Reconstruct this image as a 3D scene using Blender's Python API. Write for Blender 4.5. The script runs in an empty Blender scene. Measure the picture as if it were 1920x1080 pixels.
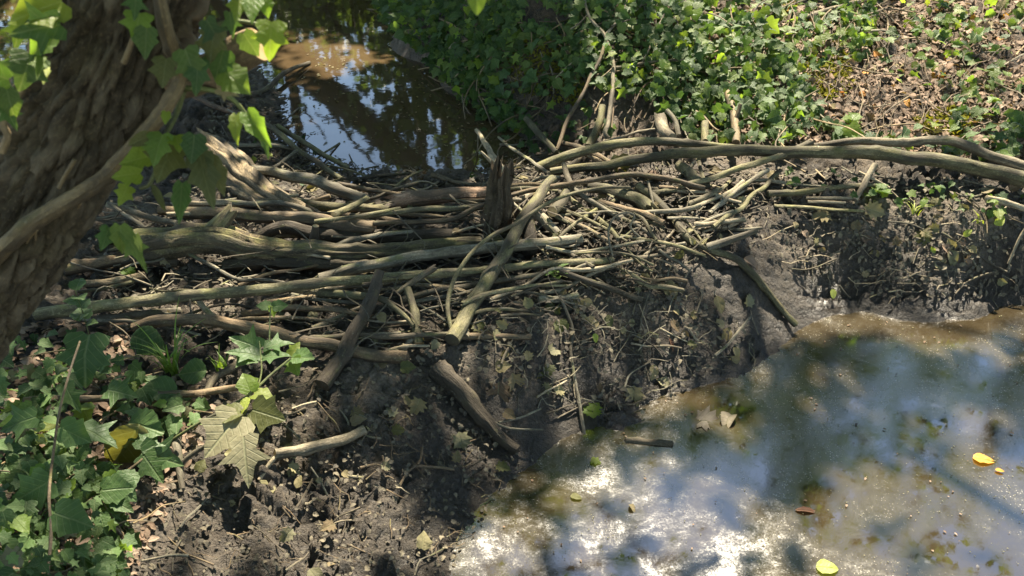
import bpy, math, random
import numpy as np
from mathutils import Vector, Matrix

C = bpy.context.scene.collection
SC = bpy.context.scene
# ------------------------------------------------------------------ camera
HFOV = math.radians(56.0)
PITCH = 32.0
CAMZ = 2.2
F = 960.0 / math.tan(HFOV / 2)            # focal length in photo pixels
cam = bpy.data.cameras.new('camera')
cam.sensor_width = 36.0
cam.lens = 18.0 / math.tan(HFOV / 2)
cam.clip_start = 0.05
cam.clip_end = 500
cam.dof.use_dof = True
cam.dof.focus_distance = 3.4
cam.dof.aperture_fstop = 9.0
camo = bpy.data.objects.new('camera', cam)
camo.location = (0, 0, CAMZ)
camo.rotation_euler = (math.radians(90 - PITCH), 0, 0)
C.objects.link(camo)
SC.camera = camo
# ------------------------------------------------------------------ sky, sun, exposure
SUN_EL, SUN_AZ = 55.0, 9.0                # azimuth from +Y towards +X
w = bpy.data.worlds.new('World')
SC.world = w
w.use_nodes = True
nt = w.node_tree
for n in list(nt.nodes):
    nt.nodes.remove(n)
sky = nt.nodes.new('ShaderNodeTexSky')
sky.sky_type = 'NISHITA'
sky.sun_disc = False
sky.sun_elevation = math.radians(SUN_EL)
sky.sun_rotation = math.radians(SUN_AZ)
sky.dust_density = 0.1
sky.ozone_density = 1.0
bg = nt.nodes.new('ShaderNodeBackground')
bg.inputs['Strength'].default_value = 0.095
wo = nt.nodes.new('ShaderNodeOutputWorld')
nt.links.new(sky.outputs[0], bg.inputs[0])
nt.links.new(bg.outputs[0], wo.inputs[0])
sl = bpy.data.lights.new('sun', 'SUN')
sl.energy = 4.8
sl.angle = math.radians(0.5)
sl.color = (1.0, 0.94, 0.84)
slo = bpy.data.objects.new('sun', sl)
se, sa = math.radians(SUN_EL), math.radians(SUN_AZ)
SUN = Vector((math.sin(sa) * math.cos(se), math.cos(sa) * math.cos(se), math.sin(se)))   # towards the sun
slo.rotation_euler = (-SUN).to_track_quat('-Z', 'Y').to_euler()
slo.location = (0, 0, 30)
C.objects.link(slo)
SC.view_settings.view_transform = 'Standard'
SC.view_settings.look = 'None'
SC.view_settings.gamma = 1.0
SC.view_settings.use_curve_mapping = False
SC.view_settings.use_white_balance = True
SC.view_settings.white_balance_temperature = 7300
SC.view_settings.white_balance_tint = 8
SC.view_settings.exposure = 2.3
SC.cycles.max_bounces = 7
SC.cycles.diffuse_bounces = 3
SC.cycles.glossy_bounces = 3
SC.cycles.transmission_bounces = 3
SC.cycles.sample_clamp_indirect = 6.0
SC.cycles.use_denoising = True

# ------------------------------------------------------------------ noise
_perm = np.random.RandomState(7).permutation(256)
_perm = np.concatenate([_perm, _perm, _perm])
_val = np.random.RandomState(8).rand(256).astype(np.float64)

def vnoise(x, y, z=0.0):
    x = np.asarray(x, float); y = np.asarray(y, float); z = np.zeros_like(x) + z
    xi, yi, zi = np.floor(x).astype(int), np.floor(y).astype(int), np.floor(z).astype(int)
    xf, yf, zf = x - xi, y - yi, z - zi
    xf = xf*xf*xf*(xf*(xf*6-15)+10); yf = yf*yf*yf*(yf*(yf*6-15)+10); zf = zf*zf*zf*(zf*(zf*6-15)+10)
    def h(a, b, c):
        return _val[_perm[_perm[_perm[a & 255] + (b & 255)] + (c & 255)]]
    r = 0
    for dz in (0, 1):
        wz = zf if dz else 1 - zf
        for dy in (0, 1):
            wy = yf if dy else 1 - yf
            r = r + wz * wy * (h(xi, yi + dy, zi + dz) * (1 - xf) + h(xi + 1, yi + dy, zi + dz) * xf)
    return r * 2 - 1

def fbm(x, y, z=0.0, octv=4, gain=0.5):
    r, a, s = 0, 1.0, 1.0
    for i in range(octv):
        r = r + a * vnoise(np.asarray(x) * s + 17.3 * i, np.asarray(y) * s - 9.1 * i, np.asarray(z) * s + 4.7 * i)
        a *= gain; s *= 2.03
    return r

def cells(x, y, seed=0):
    """F1, F2 distances and the id of the nearest point of a jittered grid."""
    xi, yi = np.floor(x).astype(int), np.floor(y).astype(int)
    f1 = np.full(x.shape, 9.0); f2 = np.full(x.shape, 9.0); idn = np.zeros(x.shape)
    for dy in (-1, 0, 1):
        for dx in (-1, 0, 1):
            hsh = _perm[_perm[(xi + dx + seed) & 255] + ((yi + dy) & 255)]
            px = xi + dx + 0.5 + 0.85 * (_val[hsh] - 0.5)
            py = yi + dy + 0.5 + 0.85 * (_val[(hsh * 7 + 31) & 255] - 0.5)
            d = np.hypot(px - x, py - y)
            near = d < f1
            f2 = np.where(near, f1, np.minimum(f2, d))
            idn = np.where(near, _val[(hsh * 3 + 5) & 255], idn)
            f1 = np.where(near, d, f1)
    return f1, f2, idn

# ------------------------------------------------------------------ from the photo's pixels to places on the ground
_th = math.radians(90 - PITCH)
def ray(px, py):
    cx, cy = (px - 960.0) / F, -(py - 540.0) / F
    return np.array((cx, cy * math.cos(_th) + math.sin(_th), cy * math.sin(_th) - math.cos(_th)))
def at_z(px, py, z):
    d = ray(px, py)
    return np.array((0, 0, CAMZ)) + d * ((z - CAMZ) / d[2])
def at_y(px, py, Y):
    d = ray(px, py)
    return np.array((0, 0, CAMZ)) + d * (Y / d[1])
def project(p):
    x, y, z = p[0], p[1], p[2] - CAMZ
    cy = y * math.cos(_th) + z * math.sin(_th)
    cz = -(y * math.sin(_th) - z * math.cos(_th))
    return 960 + F * x / -cz, 540 - F * cy / -cz

CTRL = [  # lower pool: shore and bed
 (850,1080,0),(872,1000,0),(930,930,0),(1000,872,0),(1060,822,0),(1200,800,0),(1240,742,0),(1330,722,0),(1430,690,0),(1495,622,0),(1560,592,0),(1700,602,0),(1850,592,0),(1918,572,0),
 (1000,1060,-.04),(1080,930,-.05),(1300,850,-.1),(1600,750,-.14),(1600,950,-.2),(1300,1050,-.15),(1850,750,-.2),(1900,1050,-.25),(1400,760,-.06),
 # the dam
 (1100,740,.06),(1100,690,.13),(1100,600,.23),(1100,520,.30),(1100,430,.36),(1100,350,.33),(1100,290,.25),
 (900,820,.08),(950,700,.2),(900,620,.30),(900,520,.30),(900,430,.33),(900,350,.26),
 (700,1080,.07),(700,900,.14),(700,750,.24),(700,650,.29),(700,550,.30),(700,450,.32),(700,370,.26),
 (500,1060,.13),(500,950,.17),(500,800,.24),(500,650,.29),(500,500,.30),(500,400,.29),(500,300,.25),
 (300,1080,.22),(300,900,.27),(300,750,.31),(300,600,.32),(300,450,.33),(300,330,.30),(300,200,.26),(300,110,.2),
 (50,1080,.46),(50,900,.42),(50,750,.40),(50,550,.38),(50,300,.32),(50,150,.24),(0,95,.2),(-150,500,.42),(-200,900,.5),
 # upstream: shore and bed
 (480,112,.2),(530,180,.2),(545,250,.2),(640,308,.2),(760,322,.2),(880,312,.2),(962,246,.2),(882,190,.2),(822,130,.2),(742,60,.2),(690,0,.2),
 (650,200,.02),(600,60,0),(760,240,.05),(500,30,0),(200,20,.02),(50,25,.04),(-90,50,.06),(-150,140,.25),(850,260,.1),
 # right bank
 (760,10,.28),(800,60,.34),(900,130,.36),(900,40,.55),(1000,180,.35),(1000,100,.51),(1000,0,.71),
 (1150,200,.38),(1150,250,.31),(1150,100,.55),(1150,0,.72),
 (1350,250,.33),(1350,150,.48),(1350,0,.68),(1600,250,.38),(1600,150,.48),(1600,0,.62),(1850,250,.4),(1850,150,.48),(1850,0,.62),(2100,100,.55),
 (1250,420,.36),(1250,520,.28),(1250,620,.16),(1250,340,.33),
 (1400,330,.34),(1400,400,.34),(1400,460,.29),(1400,540,.19),(1400,620,.08),
 (1600,330,.34),(1600,400,.31),(1600,460,.21),(1600,530,.08),
 (1850,330,.36),(1850,400,.32),(1850,480,.18),(1850,540,.06),(2100,420,.30),
]
_cp = np.array([at_z(*c) for c in CTRL])
# thin plate spline through the control points
def _U(r2):
    return np.where(r2 > 0, r2 * np.log(r2 + 1e-12), 0) * 0.5
_n = len(_cp)
_K = _U(((_cp[:, None, :2] - _cp[None, :, :2]) ** 2).sum(-1)) + np.eye(_n) * 0.0008
_P = np.c_[np.ones(_n), _cp[:, :2]]
_A = np.block([[_K, _P], [_P.T, np.zeros((3, 3))]])
_W = np.linalg.solve(_A, np.r_[_cp[:, 2], 0, 0, 0])
def tps(x, y):
    sh = x.shape; x = x.ravel(); y = y.ravel(); o = np.empty(x.shape)
    for i in range(0, len(x), 40000):
        s = slice(i, i + 40000)
        r2 = (x[s, None] - _cp[None, :, 0]) ** 2 + (y[s, None] - _cp[None, :, 1]) ** 2
        o[s] = _U(r2) @ _W[:_n] + _W[_n] + _W[_n + 1] * x[s] + _W[_n + 2] * y[s]
    return o.reshape(sh)
def sstep(a, b, v):
    t = np.clip((v - a) / (b - a), 0, 1)
    return t * t * (3 - 2 * t)
def far_h(x, y):
    # banks with the stream between them, running away to the upper left; the pool goes on to the right
    cx = -1.7 - 0.30 * (y - 6.5)
    d = np.where(x < cx, np.maximum(np.abs(x - cx) - 1.9, 0), np.abs(x - cx))
    up = -0.1 + 0.85 * sstep(0.9, 1.7, d)
    up = np.where((x < cx), np.minimum(up, 0.32 + 0.02 * d), up + 0.03 * np.maximum(d - 2, 0))
    low = np.where(x > 0.2, -0.25, 0.5)
    low = np.where((y < 1.2) & (x > 0.2), -0.25 + 0.8 * sstep(1.0, 0.0, x - 0.2) * 1.0, low)
    k = sstep(2.6, 3.7, y)
    side = sstep(2.6, 3.2, y)
    return low * (1 - side) + up * side + 0 * k
def base_h(x, y):
    inner = np.minimum(np.minimum(sstep(-3.6, -2.6, x), sstep(4.2, 3.2, x)), np.minimum(sstep(0.9, 1.5, y), sstep(7.9, 7.0, y)))
    t = np.clip(tps(x, y), -0.3, 0.95)
    return t * inner + far_h(x, y) * (1 - inner)
_gx = np.linspace(-6, 6, 301); _gy = np.linspace(0.2, 12, 296)
_GX, _GY = np.meshgrid(_gx, _gy)
_GH = base_h(_GX, _GY)
def H(x, y):
    fx = np.clip((np.asarray(x, float) - _gx[0]) / (_gx[1] - _gx[0]), 0, len(_gx) - 1.001)
    fy = np.clip((np.asarray(y, float) - _gy[0]) / (_gy[1] - _gy[0]), 0, len(_gy) - 1.001)
    i, j = np.floor(fx).astype(int), np.floor(fy).astype(int); fx -= i; fy -= j
    return (_GH[j, i] * (1 - fx) + _GH[j, i + 1] * fx) * (1 - fy) + (_GH[j + 1, i] * (1 - fx) + _GH[j + 1, i + 1] * fx) * fy
_ts = np.linspace(0.9, 9.5, 900)
def hit_t(px, py, lift=0.0):
    d = ray(px, py)
    p = d[None] * _ts[:, None]
    g = p[:, 2] + CAMZ - (np.maximum(H(p[:, 0], p[:, 1]), -0.02) + lift)
    k = np.argmax(g < 0)
    if g[k] >= 0:
        return None
    if k == 0:
        return _ts[0]
    a, b = g[k - 1], g[k]
    return _ts[k - 1] + (_ts[k] - _ts[k - 1]) * a / (a - b)
def hit(px, py, lift=0.0):
    t = hit_t(px, py, lift)
    return np.array((0, 0, CAMZ)) + ray(px, py) * (t if t else 6.0)
def normal_at(x, y, e=0.05):
    n = Vector((float(H(x - e, y) - H(x + e, y)) / (2 * e), float(H(x, y - e) - H(x, y + e)) / (2 * e), 1))
    return n.normalized()

# ------------------------------------------------------------------ object helpers
def mesh_np(name, V, Fc, uv=None, tint=None, smooth=True, mats=(), midx=None):
    """V (n,3); Fc a list of (m,k) index arrays; uv per vertex; tint per vertex."""
    me = bpy.data.meshes.new(name)
    if not isinstance(Fc, (list, tuple)):
        Fc = [Fc]
    Fc = [np.asarray(f, dtype=np.int32) for f in Fc if len(f)]
    loops = np.concatenate([f.ravel() for f in Fc])
    tot = np.concatenate([np.full(len(f), f.shape[1], np.int32) for f in Fc])
    start = np.r_[0, np.cumsum(tot)[:-1]].astype(np.int32)
    me.vertices.add(len(V)); me.vertices.foreach_set('co', np.asarray(V, np.float32).ravel())
    me.loops.add(len(loops)); me.loops.foreach_set('vertex_index', loops)
    me.polygons.add(len(tot)); me.polygons.foreach_set('loop_start', start); me.polygons.foreach_set('loop_total', tot)
    if uv is not None:
        l = me.uv_layers.new(name='UVMap')
        l.data.foreach_set('uv', np.asarray(uv, np.float32)[loops].ravel())
    if tint is not None:
        a = me.attributes.new('tint', 'FLOAT', 'POINT')
        a.data.foreach_set('value', np.asarray(tint, np.float32))
    for m in mats:
        me.materials.append(m)
    if midx is not None:
        me.polygons.foreach_set('material_index', np.asarray(midx, np.int32))
    me.update(calc_edges=True)
    me.polygons.foreach_set('use_smooth', np.full(len(tot), smooth))
    me.validate()
    return me
def link(name, me, parent=None, loc=None):
    o = bpy.data.objects.new(name, me)
    C.objects.link(o)
    if parent is not None:
        o.parent = parent
    if loc is not None:
        o.location = loc
    return o
def tag(o, label, cat, group=None, kind=None):
    o['label'] = label; o['category'] = cat
    if group: o['group'] = group
    if kind: o['kind'] = kind
    return o
def empty(name, label, cat, loc=(0, 0, 0), group=None):
    o = bpy.data.objects.new(name, None)
    o.empty_display_size = 0.05
    C.objects.link(o); o.location = loc
    return tag(o, label, cat, group)
def kind(o, k):
    o['kind'] = k
    return o

# ------------------------------------------------------------------ materials
class NT:
    def __init__(s, name):
        s.m = bpy.data.materials.new(name); s.m.use_nodes = True
        s.t = s.m.node_tree
        for n in list(s.t.nodes): s.t.nodes.remove(n)
        s.out = s.n('ShaderNodeOutputMaterial')
    def n(s, typ, **kw):
        nd = s.t.nodes.new(typ)
        for k, v in kw.items(): setattr(nd, k, v)
        return nd
    def l(s, a, b): s.t.links.new(a, b)
    def val(s, sock, v):
        if hasattr(v, 'is_output') or isinstance(v, bpy.types.NodeSocket): s.l(v, sock)
        else: sock.default_value = v
    def math(s, op, a, b=0.0, c=None, clamp=False):
        nd = s.n('ShaderNodeMath', operation=op, use_clamp=clamp)
        s.val(nd.inputs[0], a); s.val(nd.inputs[1], b)
        if c is not None: s.val(nd.inputs[2], c)
        return nd.outputs[0]
    def mix(s, f, a, b, blend='MIX'):
        nd = s.n('ShaderNodeMix', data_type='RGBA', blend_type=blend)
        s.val(nd.inputs[0], f)
        for sock, v in ((nd.inputs[6], a), (nd.inputs[7], b)):
            s.val(sock, (*v, 1) if isinstance(v, tuple) and len(v) == 3 else v)
        return nd.outputs[2]
    def noise(s, vec, scale, detail=4, rough=0.55, dist=0.0):
        nd = s.n('ShaderNodeTexNoise')
        nd.inputs['Scale'].default_value = scale; nd.inputs['Detail'].default_value = detail
        nd.inputs['Roughness'].default_value = rough; nd.inputs['Distortion'].default_value = dist
        if vec is not None: s.l(vec, nd.inputs['Vector'])
        return nd.outputs[0]
    def voro(s, vec, scale, feature='F1'):
        nd = s.n('ShaderNodeTexVoronoi', feature=feature)
        nd.inputs['Scale'].default_value = scale
        s.l(vec, nd.inputs['Vector'])
        return nd
    def ramp(s, f, stops, interp='LINEAR'):
        nd = s.n('ShaderNodeValToRGB'); nd.color_ramp.interpolation = interp
        e = nd.color_ramp.elements
        while len(e) < len(stops): e.new(0.5)
        for i, (p, c) in enumerate(stops):
            e[i].position = p; e[i].color = (*c, 1) if len(c) == 3 else c
        s.val(nd.inputs[0], f)
        return nd.outputs[0]
    def rng(s, v, a, b, c=0.0, d=1.0):
        nd = s.n('ShaderNodeMapRange')
        s.val(nd.inputs[0], v)
        for i, q in enumerate((a, b, c, d)): nd.inputs[i + 1].default_value = q
        return nd.outputs[0]
    def mapv(s, vec, sc):
        nd = s.n('ShaderNodeMapping'); nd.inputs['Scale'].default_value = sc
        s.l(vec, nd.inputs['Vector'])
        return nd.outputs[0]
    def bump(s, h, strength, dist, prev=None):
        nd = s.n('ShaderNodeBump'); nd.inputs['Strength'].default_value = strength; nd.inputs['Distance'].default_value = dist
        s.l(h, nd.inputs['Height'])
        if prev is not None: s.l(prev, nd.inputs['Normal'])
        return nd.outputs[0]
    def bsdf(s, col, rough, spec=0.5, nrm=None, **kw):
        nd = s.n('ShaderNodeBsdfPrincipled')
        s.val(nd.inputs['Base Color'], (*col, 1) if isinstance(col, tuple) and len(col) == 3 else col)
        s.val(nd.inputs['Roughness'], rough)
        s.val(nd.inputs['Specular IOR Level'], spec)
        if nrm is not None: s.l(nrm, nd.inputs['Normal'])
        for k, v in kw.items(): s.val(nd.inputs[k], v)
        return nd.outputs[0]
    def done(s, shader):
        s.l(shader, s.out.inputs[0])
        return s.m

def bark_mat(name, lo, mid, hi, moss=0.3, mosscol=(.10, .105, .032), rough=0.8, fibre=1.0, bump=0.6, sheen=0.3):
    t = NT(name)
    tc = t.n('ShaderNodeTexCoord'); oi = t.n('ShaderNodeObjectInfo')
    geo = t.n('ShaderNodeNewGeometry')
    off = t.n('ShaderNodeVectorMath', operation='MULTIPLY_ADD')
    comb = t.n('ShaderNodeCombineXYZ'); t.l(oi.outputs['Random'], comb.inputs[0]); t.l(oi.outputs['Random'], comb.inputs[1])
    t.l(comb.outputs[0], off.inputs[0]); off.inputs[1].default_value = (37, 91, 11); t.l(tc.outputs['UV'], off.inputs[2])
    uv = off.outputs[0]
    big = t.noise(t.mapv(uv, (26, 9, 1)), 1.0, 6, .65, .3)
    fib = t.noise(t.mapv(uv, (90, 9, 1)), 1.0, 5, .65, .5)
    fine = t.noise(t.mapv(uv, (190, 110, 1)), 1.0, 4, .7)
    col = t.ramp(t.rng(big, .28, .72), [(0, lo), (.5, mid), (1, hi)])
    col = t.mix(t.math('MULTIPLY', t.rng(fib, .42, .64), .7 * fibre, clamp=True), col, lo)
    col = t.mix(t.math('MULTIPLY', t.rng(fine, .5, .66), .55), col, tuple(c * 1.25 for c in hi))
    # algae and moss grow on the upper side in patches
    nz = t.n('ShaderNodeSeparateXYZ'); t.l(geo.outputs['Normal'], nz.inputs[0])
    patch = t.noise(t.mapv(uv, (22, 9, 1)), 1.0, 4, .65)
    mk = t.math('MULTIPLY', t.rng(nz.outputs[2], -.2, .8), t.rng(patch, .62 - moss * .35, .74 - moss * .3), clamp=True)
    col = t.mix(t.math('MULTIPLY', mk, .8), col, mosscol)
    # pale lichen flecks
    lv = t.voro(t.mapv(uv, (90, 60, 1)), 1.0)
    fl = t.math('MULTIPLY', t.rng(lv.outputs['Distance'], .22, .12), t.rng(patch, .52, .6))
    col = t.mix(t.math('MULTIPLY', fl, .5), col, (.30, .30, .22))
    stain = t.noise(t.mapv(uv, (9, 3.2, 1)), 1.0, 5, .7)
    col = t.mix(t.math('MULTIPLY', t.rng(stain, .47, .57), .78), col, (.046, .037, .026))
    col = t.mix(t.math('MULTIPLY', t.rng(stain, .46, .36), .35), col, t.mix(1.0, col, (1.35, 1.15, .95), 'MULTIPLY'))
    vary = t.rng(oi.outputs['Random'], 0, 1, .7, 1.35)
    hs = t.n('ShaderNodeHueSaturation'); t.l(col, hs.inputs['Color']); t.l(vary, hs.inputs['Value'])
    h = t.math('ADD', t.math('MULTIPLY', fib, .7), t.math('ADD', t.math('MULTIPLY', fine, .35), t.math('MULTIPLY', big, .6)))
    nr = t.bump(h, bump, .010)
    return t.done(t.bsdf(hs.outputs[0], t.rng(fine, .3, .7, rough - .12, rough + .1), sheen, nr))

M = {}
M['green'] = bark_mat('bark_green', (.032, .028, .014), (.108, .098, .050), (.235, .21, .125), .35, (.135, .13, .05))
M['pale'] = bark_mat('bark_pale', (.10, .085, .055), (.22, .185, .125), (.36, .30, .21), .15)
M['grey'] = bark_mat('bark_grey', (.06, .054, .04), (.135, .122, .088), (.23, .205, .15), .25)
M['dark'] = bark_mat('bark_dark', (.028, .022, .014), (.065, .054, .036), (.13, .11, .075), .2, rough=.75, sheen=.25)
M['brown'] = bark_mat('bark_brown', (.05, .034, .02), (.12, .085, .05), (.20, .15, .09), .2)
M['red'] = bark_mat('bark_red', (.10, .055, .034), (.24, .145, .09), (.38, .26, .18), .1)
M['rotten'] = bark_mat('bark_rotten', (.028, .022, .013), (.105, .085, .045), (.23, .195, .115), .5, (.16, .15, .055), fibre=1.4, bump=1.0)
M['splint'] = bark_mat('bark_splintered', (.05, .038, .022), (.19, .145, .085), (.34, .265, .165), .1, fibre=1.5, bump=1.0)
M['mudwood'] = bark_mat('bark_muddy', (.018, .014, .010), (.036, .029, .021), (.075, .062, .046), .15, rough=.7, sheen=.2, bump=1.0)
M['rot'] = bark_mat('bark_rot', (.016, .012, .008), (.040, .030, .020), (.095, .075, .052), .0, rough=.85, sheen=.15, bump=1.0)
M['vine'] = bark_mat('bark_vine', (.08, .058, .03), (.17, .125, .065), (.26, .20, .11), .1, rough=.7)
def cut_mat():
    t = NT('cut_wood'); tc = t.n('ShaderNodeTexCoord')
    r = t.noise(t.mapv(tc.outputs['UV'], (60, 60, 1)), 1.0, 3)
    return t.done(t.bsdf(t.ramp(r, [(.3, (.30, .19, .09)), (.7, (.50, .36, .19))]), .75, .2))
M['cut'] = cut_mat()

def ground_mat():
    t = NT('wet_mud'); geo = t.n('ShaderNodeNewGeometry'); pos = geo.outputs['Position']
    sp = t.n('ShaderNodeSeparateXYZ'); t.l(pos, sp.inputs[0])
    n1 = t.noise(pos, 3.2, 5, .6); n2 = t.noise(pos, 19, 6, .7); n3 = t.noise(pos, 80, 5, .7); n4 = t.noise(pos, 420, 3, .6)
    col = t.ramp(t.math('ADD', t.math('MULTIPLY', n2, .6), t.math('MULTIPLY', n3, .4)), [(.34, (.010, .0075, .005)), (.5, (.030, .023, .016)), (.66, (.078, .062, .045))])
    # drier, greyer crust higher up the mound and on the banks
    dry = t.math('MULTIPLY', t.rng(sp.outputs[2], .05, .24), t.rng(n1, .43, .60), clamp=True)
    col = t.mix(t.math('MULTIPLY', dry, .62), col, t.ramp(n3, [(.3, (.07, .054, .038)), (.7, (.25, .205, .155))]))
    # soaked near the water line
    col = t.mix(t.math('MULTIPLY', t.rng(sp.outputs[2], .07, .0), .55), col, (.016, .012, .008))
    # leaf mould on the banks
    bank = t.math('MULTIPLY', t.rng(sp.outputs[1], 4.0, 4.5), t.rng(n2, .4, .6), clamp=True)
    col = t.mix(t.math('MULTIPLY', bank, .6), col, (.13, .088, .058))
    rg = t.rng(sp.outputs[2], .02, .2, .5, .85)
    rg = t.math('ADD', rg, t.rng(n2, .3, .7, -.12, .15), clamp=True)
    slick = t.math('MULTIPLY', t.rng(t.noise(pos, 2.1, 4, .6), .50, .62), t.rng(sp.outputs[2], .42, .2), clamp=True)
    rg = t.math('SUBTRACT', rg, t.math('MULTIPLY', slick, .30), clamp=True)
    h = t.math('ADD', t.math('MULTIPLY', n2, 1.2), t.math('ADD', t.math('MULTIPLY', n3, .5), t.math('MULTIPLY', n4, .16)))
    nr = t.bump(h, 1.0, .03)
    return t.done(t.bsdf(col, rg, .5, nr))
M['ground'] = ground_mat()

def leaf_mat(name, cols, trans=0.35, tcol=1.0, rough=0.45, spec=0.5, vein=0.25, yellow=(1.25, 1.2, .55), weave=0.35):
    t = NT(name)
    oi = t.n('ShaderNodeObjectInfo'); at = t.n('ShaderNodeAttribute', attribute_name='tint')
    r = t.math('FRACT', t.math('ADD', oi.outputs['Random'], at.outputs['Fac']))
    col = t.ramp(r, [(i / max(1, len(cols) - 1), c) for i, c in enumerate(cols)])
    tc = t.n('ShaderNodeTexCoord'); sep = t.n('ShaderNodeSeparateXYZ'); t.l(tc.outputs['UV'], sep.inputs[0])
    au = t.math('ABSOLUTE', t.math('SUBTRACT', sep.outputs[0], .5))
    mid = t.rng(au, .028, .006)
    sv = t.math('FRACT', t.math('MULTIPLY', t.math('SUBTRACT', sep.outputs[1], t.math('MULTIPLY', au, .9)), 6.0))
    side = t.rng(t.math('ABSOLUTE', t.math('SUBTRACT', sv, .5)), .10, .02)
    vn = t.math('MAXIMUM', mid, t.math('MULTIPLY', side, .55))
    col2 = t.mix(t.math('MULTIPLY', vn, vein), col, (.32, .36, .20))
    bl = t.noise(tc.outputs['UV'], 7.0, 4, .6)
    col2 = t.mix(t.math('MULTIPLY', t.rng(bl, .45, .75), weave), col2, t.mix(1.0, col, (.55, .6, .5), 'MULTIPLY'))
    nr = t.bump(t.math('SUBTRACT', bl, vn), .35, .01)
    a = t.bsdf(col2, t.rng(bl, .3, .7, rough - .08, rough + .14), spec, nr)
    if trans <= 0: return t.done(a)
    tr = t.n('ShaderNodeBsdfTranslucent')
    t.l(t.mix(1.0, col2, tuple(y * tcol for y in yellow), 'MULTIPLY'), tr.inputs[0])
    mx = t.n('ShaderNodeMixShader'); mx.inputs[0].default_value = trans
    t.l(a, mx.inputs[1]); t.l(tr.outputs[0], mx.inputs[2])
    return t.done(mx.outputs[0])
M['ivy'] = leaf_mat('ivy_leaf', [(.024, .052, .016), (.040, .086, .022), (.052, .10, .024), (.028, .058, .018), (.09, .135, .024), (.05, .09, .03)], .30, 1.9, .52, .28, .18)
M['ivy_low'] = leaf_mat('ground_ivy_leaf', [(.028, .058, .018), (.05, .095, .026), (.04, .078, .025), (.10, .17, .055), (.036, .068, .024), (.09, .15, .04)], .3, 1.6, .55, .3, .28)
M['ivy_young'] = leaf_mat('young_ivy_leaf', [(.09, .16, .03), (.13, .19, .028), (.08, .14, .035), (.16, .20, .03)], .55, 2.5, .42, .35, .15)
M['bramble'] = leaf_mat('bramble_leaf', [(.045, .088, .028), (.065, .118, .035), (.052, .098, .036)], .35, 1.6, .5, .3, .2)
M['olive'] = leaf_mat('olive_leaf', [(.075, .085, .026), (.10, .095, .03), (.07, .08, .032)], .4, 1.6, .5, .3, .15)
M['wilted'] = leaf_mat('wilted_leaf', [(.15, .14, .08), (.19, .175, .105), (.12, .115, .07)], .25, 1.2, .65, .25, .2)
M['dead'] = leaf_mat('dead_leaf', [(.16, .125, .06), (.22, .185, .10), (.12, .085, .048), (.26, .22, .13), (.15, .14, .065), (.10, .065, .04)], .2, 1.2, .7, .2, .2)
M['litter'] = leaf_mat('litter', [(.10, .06, .038), (.20, .14, .10), (.28, .20, .15), (.14, .09, .06), (.08, .055, .04), (.24, .15, .10)], .15, 1.2, .7, .25, .1)
M['crumb'] = leaf_mat('mud_litter', [(.05, .042, .033), (.10, .085, .06), (.035, .028, .022), (.15, .125, .085), (.07, .058, .04)], 0, 1, .7, .3, .1)
M['yellow'] = leaf_mat('yellow_leaf', [(.46, .20, .015), (.5, .23, .02)], .3, 1.2, .5, .4, .1)
M['lime'] = leaf_mat('lime_leaf', [(.24, .30, .045), (.28, .32, .06)], .3, 1.2, .5, .4, .2)
M['orange'] = leaf_mat('orange_leaf', [(.42, .17, .03), (.48, .24, .04), (.36, .12, .03)], .35, 1.3, .5, .3, .1)
M['rust'] = leaf_mat('rust_leaf', [(.16, .07, .04), (.20, .09, .05)], .2, 1.2, .6, .3, .1)
M['grass'] = leaf_mat('grass_blade', [(.10, .19, .03), (.14, .23, .035), (.08, .15, .03)], .35, 1.6, .4, .4, .1)
M['moss'] = leaf_mat('moss', [(.14, .14, .025), (.20, .19, .03), (.10, .11, .025), (.24, .21, .04)], .3, 1.3, .8, .1, 0)
M['canopy'] = leaf_mat('tree_leaf', [(.05, .09, .022), (.07, .12, .025), (.09, .14, .03), (.045, .08, .025)], .38, 1.8, .45, .4, .1)
M['stem'] = bark_mat('stem_green', (.06, .075, .025), (.10, .12, .04), (.15, .17, .07), .1, rough=.6)

def trunk_mat():
    t = NT('furrowed_bark'); tc = t.n('ShaderNodeTexCoord'); at = t.n('ShaderNodeAttribute', attribute_name='tint')
    uv = tc.outputs['UV']
    n = t.noise(t.mapv(uv, (60, 30, 1)), 1, 5, .65); n2 = t.noise(t.mapv(uv, (260, 150, 1)), 1, 4, .6)
    col = t.ramp(t.math('ADD', t.math('MULTIPLY', n, .6), t.math('MULTIPLY', at.outputs['Fac'], .4)), [(.25, (.015, .012, .008)), (.5, (.048, .039, .026)), (.75, (.115, .097, .068))])
    g = t.noise(t.mapv(uv, (16, 9, 1)), 1, 4, .6)
    col = t.mix(t.math('MULTIPLY', t.rng(g, .5, .66), .3), col, (.075, .066, .03))
    col = t.mix(t.math('MULTIPLY', t.rng(n2, .52, .7), .3), col, (.20, .155, .09))
    nr = t.bump(t.math('ADD', n, t.math('MULTIPLY', n2, .5)), .7, .006)
    return t.done(t.bsdf(col, .85, .2, nr))
M['trunk'] = trunk_mat()

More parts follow.
